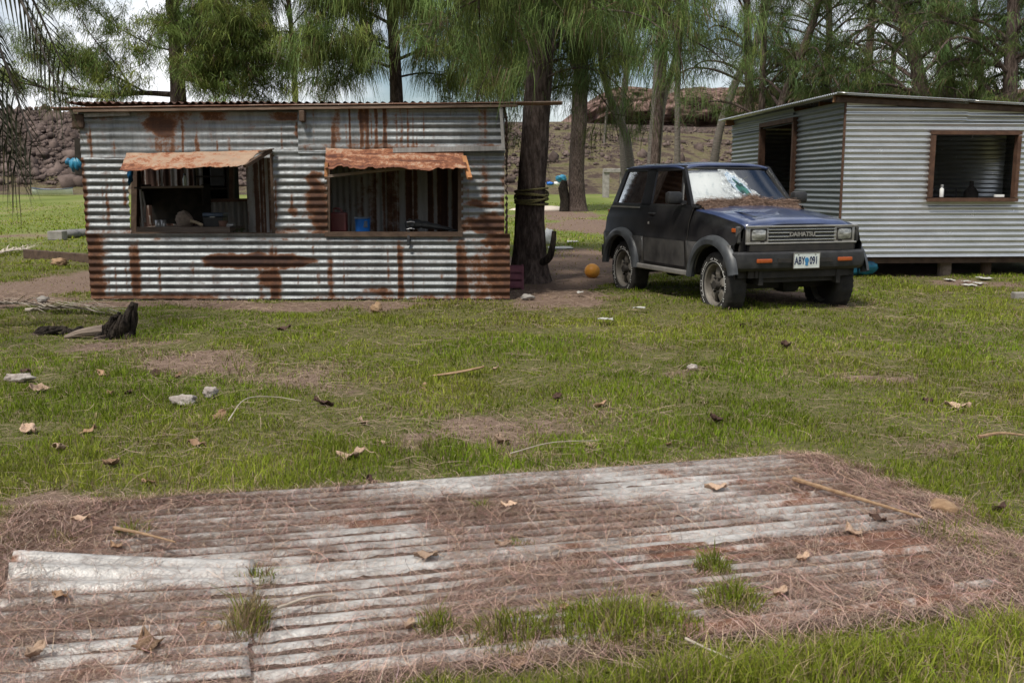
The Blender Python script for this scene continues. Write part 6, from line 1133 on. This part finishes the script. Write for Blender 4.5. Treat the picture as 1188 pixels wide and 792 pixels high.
def sheet_top(u, v):
    wA = np.where((u < 3.14) & (v < .962), .022 + AM * np.cos(2 * math.pi * (v + .02) / PT), -1); wB = np.where((u > .64) & (v > .86) & (u < 3.0), .016 + AM * np.cos(2 * math.pi * (v - .86) / PT), -1); wC = np.where((u < .655) & (u > -.08) & (v > .79), .03 + AM * np.cos(2 * math.pi * (v - .79) / PT) + lift(u, v), -1)
    return np.maximum(np.maximum(wA, wB), np.maximum(wC, .008))
def cover(u, v):
    """how deeply the litter lies: below 0 the ridges are bare"""
    c = -.12 + .75 * (fbm(u * 2.0, v * 3.2, 71, 5) - .5) + .85 * (fbm(u * 9, v * 16, 73, 3) - .5) - .32 * sstep(.94, 1.0, v) * sstep(.6, .7, u)
    c = c - .55 * np.exp(-((v - .045) / .09) ** 2) * sstep(.9, 1.6, u) * (1 - sstep(2.95, 3.1, u)) - .6 * np.exp(-((v - .89) / .055) ** 2) * sstep(.6, .8, u) * (1 - sstep(2.3, 2.8, u)) - .22 * sstep(1.6, 2.4, u) * sstep(.15, .25, v) * (1 - sstep(.5, .95, v)) * (1 - sstep(2.6, 3.0, u))
    c = c - .75 * np.exp(-((v - .83) / .10) ** 2) * (u < .66) + .5 * sstep(3.0, 3.2, u) + .35 * (1 - sstep(.0, .35, u)) * (v < .72) + .12 * sstep(1.0, 1.15, v) * sstep(.6, .9, u) - .22 * np.exp(-((v - 1.13) / .24) ** 2) * sstep(1.7, 2.2, u) * (1 - sstep(2.8, 3.1, u)) - .25 * np.exp(-((v - 1.59) / .05) ** 2)
    return c
lu_ = np.linspace(-.35, 3.55, 390); lv_ = np.linspace(-.10, 1.74, 300); LU, LV = np.meshgrid(lu_, lv_, indexing='ij'); CV = cover(LU, LV)
liftz = np.where((LU < .655) & (LU > -.1) & (LV > .76), lift(LU, LV) * .8 + .008, 0)
edge = np.minimum(np.minimum(sstep(-.35, .02, LU + .10 * fbm(LV * 5, LU * 2, 3)), 1 - sstep(3.12, 3.5, LU + .35 * fbm(LV * 4, LU * 2, 5) - .15)), np.minimum(sstep(-.07, -.01, LV + .03 * (fbm(LU * 9, 0 * LU, 7) - .5)), 1 - sstep(1.6, 1.72, LV + .06 * (fbm(LU * 9, 0 * LU, 8) - .5))))
LZ = .024 + .018 * np.clip(CV, -.9, .75) + .006 * (fbm(LU * 40, LV * 40, 3, 2) - .5) * (CV > -.4) + liftz - .05 * (1 - edge)
P = SO[None, None, :] * 1.0; LX = SO[0] + SU[0] * LU + SV[0] * LV; LY = SO[1] + SU[1] * LU + SV[1] * LV
M['bed'] = pmat('needle_bed', (.11, .072, .058), (.27, .195, .16), 60, .95, bump=1, spec=.1, detail=8, stretch=(.5, 1.6, 1), lo=.3, hi=.7)
tag(mk('needle_bed', np.stack([LX, LY, LZ], -1).reshape(-1, 3), gridf(*LU.shape), M['bed'], smooth=True), 'bed of dry brown needles matted over the tin sheets', 'needles', kind='stuff')
rn = np.random.default_rng(88); n0 = 300000; u = rn.uniform(-.32, 3.5, n0); v = rn.uniform(-.08, 1.74, n0); cv = cover(u, v) + .34
iu = np.clip(((u + .35) / 3.9 * 389).astype(int), 0, 389); iv_ = np.clip(((v + .10) / 1.84 * 299).astype(int), 0, 299); keep = (rn.random(n0) < np.clip(.30 + cv * 1.1, .24, 1) * np.clip(2.6 * fbm(u * 3, v * 4, 77, 4) - .45, .2, 1)) & (edge[iu, iv_] > .25); u, v, iu, iv_ = u[keep], v[keep], iu[keep], iv_[keep]
z = np.maximum(LZ[iu, iv_], sheet_top(u, v)) + .0015 + np.abs(rn.normal(0, .004, len(u))); cen = np.stack([SO[0] + SU[0] * u + SV[0] * v, SO[1] + SU[1] * u + SV[1] * v, z], 1); a_ = math.atan2(SU[1], SU[0]) + rn.normal(0, .85, len(u))
V, F, k = needle_strips(cen, np.stack([np.cos(a_), np.sin(a_), rn.normal(0, .05, len(u))], 1), rn.uniform(.09, .24, len(u)), rn.uniform(.0007, .0013, len(u)), .15, 5, zup=.35, nseg=4)
cc = np.array([.42, .29, .23]) * rn.uniform(.35, 1.6, (len(u), 1)) * (1 + rn.normal(0, .06, (len(u), 3))); tag(mk('fallen_needles', V, F, M['needle'], col=np.repeat(cc, k, 0)), 'loose dry needles strewn across the tin sheets', 'needles', kind='stuff'); print('needles', len(u))
# needles and straw lying in the lawn
n0 = 48000; Y = (2.4 ** .2 + rn.random(n0) * (12 ** .2 - 2.4 ** .2)) ** 5; X = rn.uniform(-1, 1, n0) * (Y * .56 + .4); kp = (rn.random(n0) < np.clip(.22 + bare(X, Y) * .9, .08, 1)) & ~on_sheets(X, Y, -.05); X, Y = X[kp], Y[kp]; a_ = rn.uniform(0, 6.28, len(X)); cen = np.stack([X, Y, gz(X, Y) + rn.uniform(.006, .035, len(X))], 1); V, F, k = needle_strips(cen, np.stack([np.cos(a_), np.sin(a_), rn.normal(0, .15, len(X))], 1), rn.uniform(.06, .18, len(X)), .0013 * (Y / 3) ** .8, .2, 6, nseg=3)
cc = np.array([.26, .19, .14]) * rn.uniform(.5, 1.5, (len(X), 1)); tag(mk('lawn_straw', V, F, M['needle'], col=np.repeat(cc, k, 0)), 'dry straw and needles scattered in the lawn', 'straw', kind='stuff')
# dead leaves
M['leaf'] = pmat('dead_leaf', (.17, .095, .055), (.38, .25, .155), 26, .75, bump=.5, rnd=.45, detail=6, spec=.25); M['leafpale'] = pmat('pale_dead_leaf', (.30, .20, .14), (.50, .36, .26), 22, .75, bump=.4, rnd=.3, spec=.25); M['leafdark'] = pmat('dark_dead_leaf', (.035, .018, .013), (.11, .06, .042), 22, .7, bump=.5, spec=.3)
def leaf_mesh(name, seed, curl, mat):
    r1 = random.Random(seed); n, mI = 13, 7; P = []
    for i in range(n):
        s_ = i / (n - 1); wd = .30 * math.sin(math.pi * min(1, s_ ** .8 * .97 + .02)) * (1 + .22 * math.sin(s_ * 17 + seed) + .10 * math.sin(s_ * 37 + seed * 2))
        for j in range(mI):
            w2 = (j / (mI - 1) - .5) * 2; P.append(((s_ - .5) * 1.0, w2 * wd * (1 + .1 * math.sin(i * 1.7 + j)), curl * (s_ - .5) ** 2 * 1.2 + abs(w2) ** 1.6 * .20 * curl * (1 + .5 * math.sin(s_ * 6 + seed)) + .09 * math.sin(s_ * 9 + w2 * 3 + seed) + .03 * math.sin(s_ * 23 + w2 * 7) + .02))
    V = np.array(P); V[:, 2] -= V[:, 2].min(); o = mk(name, V, gridf(n, mI), M[mat], smooth=True); s2 = o.modifiers.new('thick', 'SOLIDIFY'); s2.thickness = .012; stm = MB(); stm.tube(spline([(-.5, 0, V[:mI, 2].mean()), (-.66, .03, .06), (-.8, .02, .02)], 6), .014, 5); st_ = mk('stalk', stm.v, stm.f, M[mat], o, local=True); return o
protos = {}
for nm, mt in (('leaf', 'leaf'), ('pale', 'leafpale'), ('dark', 'leafdark')): protos[nm] = [leaf_mesh('dead_leaf', 10 * k + len(nm), cu, mt) for k, cu in enumerate((.12, .35, .75, .25))]
used = set()
def leaf(px, py, size, kind, label, rot=None, on=None, group=None, tilt=.08, var=None):
    global lk; k = (len(used) if var is None else var) % 4; src = protos[kind][k]; key = (kind, k); p = gr(px, py, .03); first = key not in protos_used
    o = src if first else src.copy(); protos_used.add(key); used.add(len(used))
    if not first:
        COL.objects.link(o)
        for ch in src.children: c2 = ch.copy(); COL.objects.link(c2); c2.parent = o
    u, v = sheet_uv(p[0], p[1]); sheet_on = bool(on_sheets(np.array(p[0]), np.array(p[1]))); z = float(max(.024 + .018 * np.clip(cover(u, v), -.9, .75), sheet_top(u, v))) + .010 if sheet_on else float(gz(p[0], p[1])) + .010
    r1 = random.Random(int(px * 7 + py)); o.location = (p[0], p[1], z); o.rotation_euler = (r1.uniform(-tilt, tilt), r1.uniform(-tilt, tilt), r1.uniform(0, 6.28) if rot is None else rot); o.scale = (size * .75 * r1.uniform(.7, 1.25),) * 3; tag(o, label, 'leaf', group); return o
protos_used = set()
GA = 'dead leaves lying on the tin sheets'; GB = 'dead leaves scattered over the lawn'
LS = [(70, 707, .10, 'leaf', 'tan dead leaf on the front left sheet, second from the left edge'), (100, 734, .07, 'leaf', 'dark tan curled leaf below the second leaf on the front left sheet'), (232, 734, .055, 'leaf', 'middle one of three small leaves beside the straw coloured tuft'), (210, 735, .05, 'pale', 'leftmost of three small leaves beside the straw coloured tuft'), (250, 735, .05, 'pale', 'rightmost of three small leaves beside the straw coloured tuft'), (172, 756, .13, 'leaf', 'largest tattered leaf on the front left sheet'), (41, 775, .08, 'pale', 'pale leaf nearest the lower left corner'), (584, 630, .09, 'pale', 'pale leaf beside the sparse low tuft in the sheet middle'), (494, 646, .10, 'pale', 'pale tan leaf above the bright ridge in the sheet centre'), (590, 588, .09, 'pale', 'pale leaf beside the small tuft at the back of the sheets'), (475, 729, .075, 'pale', 'pale leaf left of the small upright tuft'), (655, 706, .07, 'leaf', 'curled tan leaf just above the largest grass clump'), (636, 759, .12, 'leaf', 'large curled leaf at the front edge under the largest grass clump'), (600, 764, .10, 'leaf', 'brown leaf left of the large curled one at the front edge'), (904, 690, .10, 'pale', 'big pale leaf right of the two bright tufts'), (760, 690, .07, 'leaf', 'folded tan leaf left of the two bright tufts'), (830, 567, .10, 'pale', 'orange tan leaf on the bare metal near the back right'), (990, 616, .10, 'pale', 'orange tan leaf near the right end of the back sheet'), (931, 648, .07, 'pale', 'faint pale leaf below the right end of the bright ridge'), (95, 605, .08, 'pale', 'pale leaf at the far left back corner of the sheets'), (1018, 604, .08, 'dark', 'dark leaf beside the long stick at the right end'), (135, 637, .07, 'leaf', 'brown leaf behind the raised sheet corner')]
for a_ in LS: leaf(*a_, group=GA)
LG = [(45, 449, .13, 'pale', 'pale leaf right of the white husk at the left edge'), (34, 493, .13, 'pale', 'pale tan leaf near the left edge of the lawn'), (68, 513, .15, 'pale', 'wide pale leaf below the one near the left edge'), (103, 495, .12, 'leaf', 'upright brown leaf right of the wide pale one'), (130, 536, .11, 'leaf', 'brown leaf in the left lawn between the wide pale leaf and the sheets'), (171, 556, .11, 'leaf', 'brown curled leaf just behind the back left of the sheets'), (228, 515, .12, 'leaf', 'tan curled leaf below the two white husks'), (409, 528, .15, 'pale', 'large pinkish leaf in the middle of the lawn'), (430, 556, .12, 'dark', 'dark curled leaf below the large pinkish leaf'), (374, 468, .13, 'dark', 'dark brown leaf right of the two white husks'), (254, 482, .12, 'leaf', 'brown leaf just below the right white husk'), (182, 431, .13, 'dark', 'small dark leaf on the bare patch, left one of two'), (207, 433, .12, 'leaf', 'small brown leaf on the bare patch, right one of two'), (128, 453, .12, 'leaf', 'pale brown leaf left of the two white husks'), (150, 452, .12, 'dark', 'upright brown leaf between the pale one and the white husks'), (493, 450, .10, 'leaf', 'small tan leaf just left of the curved dry spathe'), (830, 486, .17, 'dark', 'black curled leaf in the right half of the lawn'), (1111, 469, .20, 'pale', 'big pinkish round leaf in the right lawn'), (1076, 461, .12, 'dark', 'dark leaf just left of the big pinkish round one'), (861, 378, .14, 'dark', 'small dark leaf on the lawn in front of the car, left one of two'), (912, 401, .15, 'dark', 'small dark leaf on the lawn in front of the car, right one of two'), (1161, 584, .13, 'dark', 'black upright leaf at the right edge beyond the sheets'), (330, 381, .14, 'dark', 'dark leaf on the lawn before the left half of the shed'), (420, 487, .10, 'pale', 'small pale leaf right of the dark brown one'), (445, 512, .10, 'pale', 'small pale leaf right above the large pinkish leaf'), (647, 459, .12, 'dark', 'small dark leaf in the lawn centre'), (697, 466, .12, 'leaf', 'small brown leaf in the lawn centre right of the dark one'), (580, 507, .14, 'pale', 'flat pale leaf on the dry patch in the lawn centre'), (684, 512, .08, 'pale', 'tiny pale leaf at the end of the pale grass stalk'), (30, 428, .12, 'dark', 'dark leaf above the white husk at the left edge'), (118, 430, .12, 'leaf', 'pale brown leaf left of the bare patch'), (776, 512, .10, 'leaf', 'small brown leaf in the lawn above the back edge of the sheets'), (575, 425, .10, 'pale', 'small pale leaf in the lawn behind the curved spathe')]
for a_ in LG: leaf(*a_, group=GB, tilt=.45)
for k_, lst in protos.items():
    for i, o in enumerate(lst):
        if (k_, i) not in protos_used:
            for ch in list(o.children): bpy.data.objects.remove(ch)
            bpy.data.objects.remove(o)
# husks, spathe, sticks
M['husk'] = pmat('grey_white_husk', (.20, .165, .145), (.46, .41, .37), 14, .85, bump=.6); M['tanhusk'] = pmat('tan_husk', (.22, .13, .07), (.36, .24, .14), 14, .85, bump=.6, stretch=(1, 4, 1))
def husk(px, py, rx, ry, rz_, mat, label, seed, rot=0, name='coconut_husk'):
    rx, ry, rz_ = rx * .62, ry * .62, rz_ * .62
    p = gr(px, py); o = lump(name, (0, 0, rz_ * .75), (rx, ry, rz_), M[mat], seed, label, 'husk', amp=.55, fr=2.6, flat=-rz_ * .75); o.location = (p[0], p[1], float(gz(p[0], p[1])) + .005); o.rotation_euler = (0, 0, rot); return o
husk(22, 442, .14, .07, .055, 'husk', 'white weathered husk at the left edge of the lawn', 5, .3); husk(213, 470, .13, .08, .06, 'husk', 'left larger one of two white husks on the lawn', 6); husk(245, 463, .07, .06, .06, 'husk', 'right smaller one of two white husks on the lawn', 7); husk(437, 362, .10, .09, .085, 'tanhusk', 'round pinkish coconut husk in front of the shed', 8); husk(1094, 598, .085, .07, .055, 'tanhusk', 'tan coconut husk at the right end of the tin sheets', 9); husk(612, 349, .12, .08, .06, 'concrete', 'grey stone at the foot of the big tree', 10, name='stone'); husk(493, 451, .03, .03, .03, 'tanhusk', 'tiny tan nut left of the curved spathe', 11, name='nut'); husk(803, 430, .06, .05, .04, 'husk', 'small pale husk in the lawn below the car', 14)
husk(50, 351, .10, .08, .06, 'concrete', 'dark stone on the bare earth left of the shed', 12, name='stone'); husk(70, 309, .22, .15, .10, 'tanhusk', 'brown clod beside the timber beam', 13, name='clod')
def stick(pts_, r_, mat, label, z=.04, name='stick'):
    Q = [gr(px, py, .03) + [0, 0, zz2] for px, py, zz2 in pts_]; Ps = spline(Q, 20); V, F = tube(Ps, np.linspace(r_, r_ * .5, 20) * (1 + .15 * np.sin(np.arange(20) * 1.9)), 7); return tag(mk(name, V, F, M[mat], origin=(Ps[10][0], Ps[10][1], Ps[10][2] - .01)), label, 'stick')
stick([(920, 563, .03), (990, 583, .025), (1070, 606, .02)], .010, 'tanhusk', 'long thin stick lying across the right end of the sheets'); stick([(133, 618, .02), (165, 634, .05), (205, 655, .08)], .007, 'tanhusk', 'short twig leaning on the raised sheet corner'); stick([(592, 533, .03), (640, 525, .05), (695, 520, .04)], .003, 'dryfrond', 'pale dry grass stalk in the lawn behind the sheets'); stick([(265, 492, .02), (285, 475, .06), (318, 470, .05), (350, 471, .03)], .0035, 'dryfrond', 'pale curved stalk in the lawn right of the white husks'); stick([(322, 712, .02), (360, 703, .03), (388, 697, .02)], .005, 'dryfrond', 'thin pale twig on the front right sheet'); stick([(1135, 511, .02), (1160, 509, .03), (1188, 509, .02)], .010, 'tanhusk', 'brown twig in the grass at the right edge'); stick([(795, 752, .03), (820, 764, .03), (848, 772, .02)], .004, 'dryfrond', 'thin pale straw at the front edge of the sheets')
p = gr(532, 441); n = 18; P = []
for i in range(n):
    s_ = i / (n - 1)
    for j in range(5): w2 = (j / 4 - .5); P.append(p + [(s_ - .5) * .34, w2 * .05 * math.sin(math.pi * (s_ * .85 + .1)) + .05 * math.sin(s_ * 3), .03 + .06 * s_ ** 2 + .6 * w2 * w2 * .05])
o = mk('dry_spathe', P, gridf(n, 5), M['tanhusk'], origin=p, smooth=True); o.modifiers.new('thick', 'SOLIDIFY').thickness = .006; tag(o, 'curved tan palm spathe lying in the middle of the lawn', 'spathe')
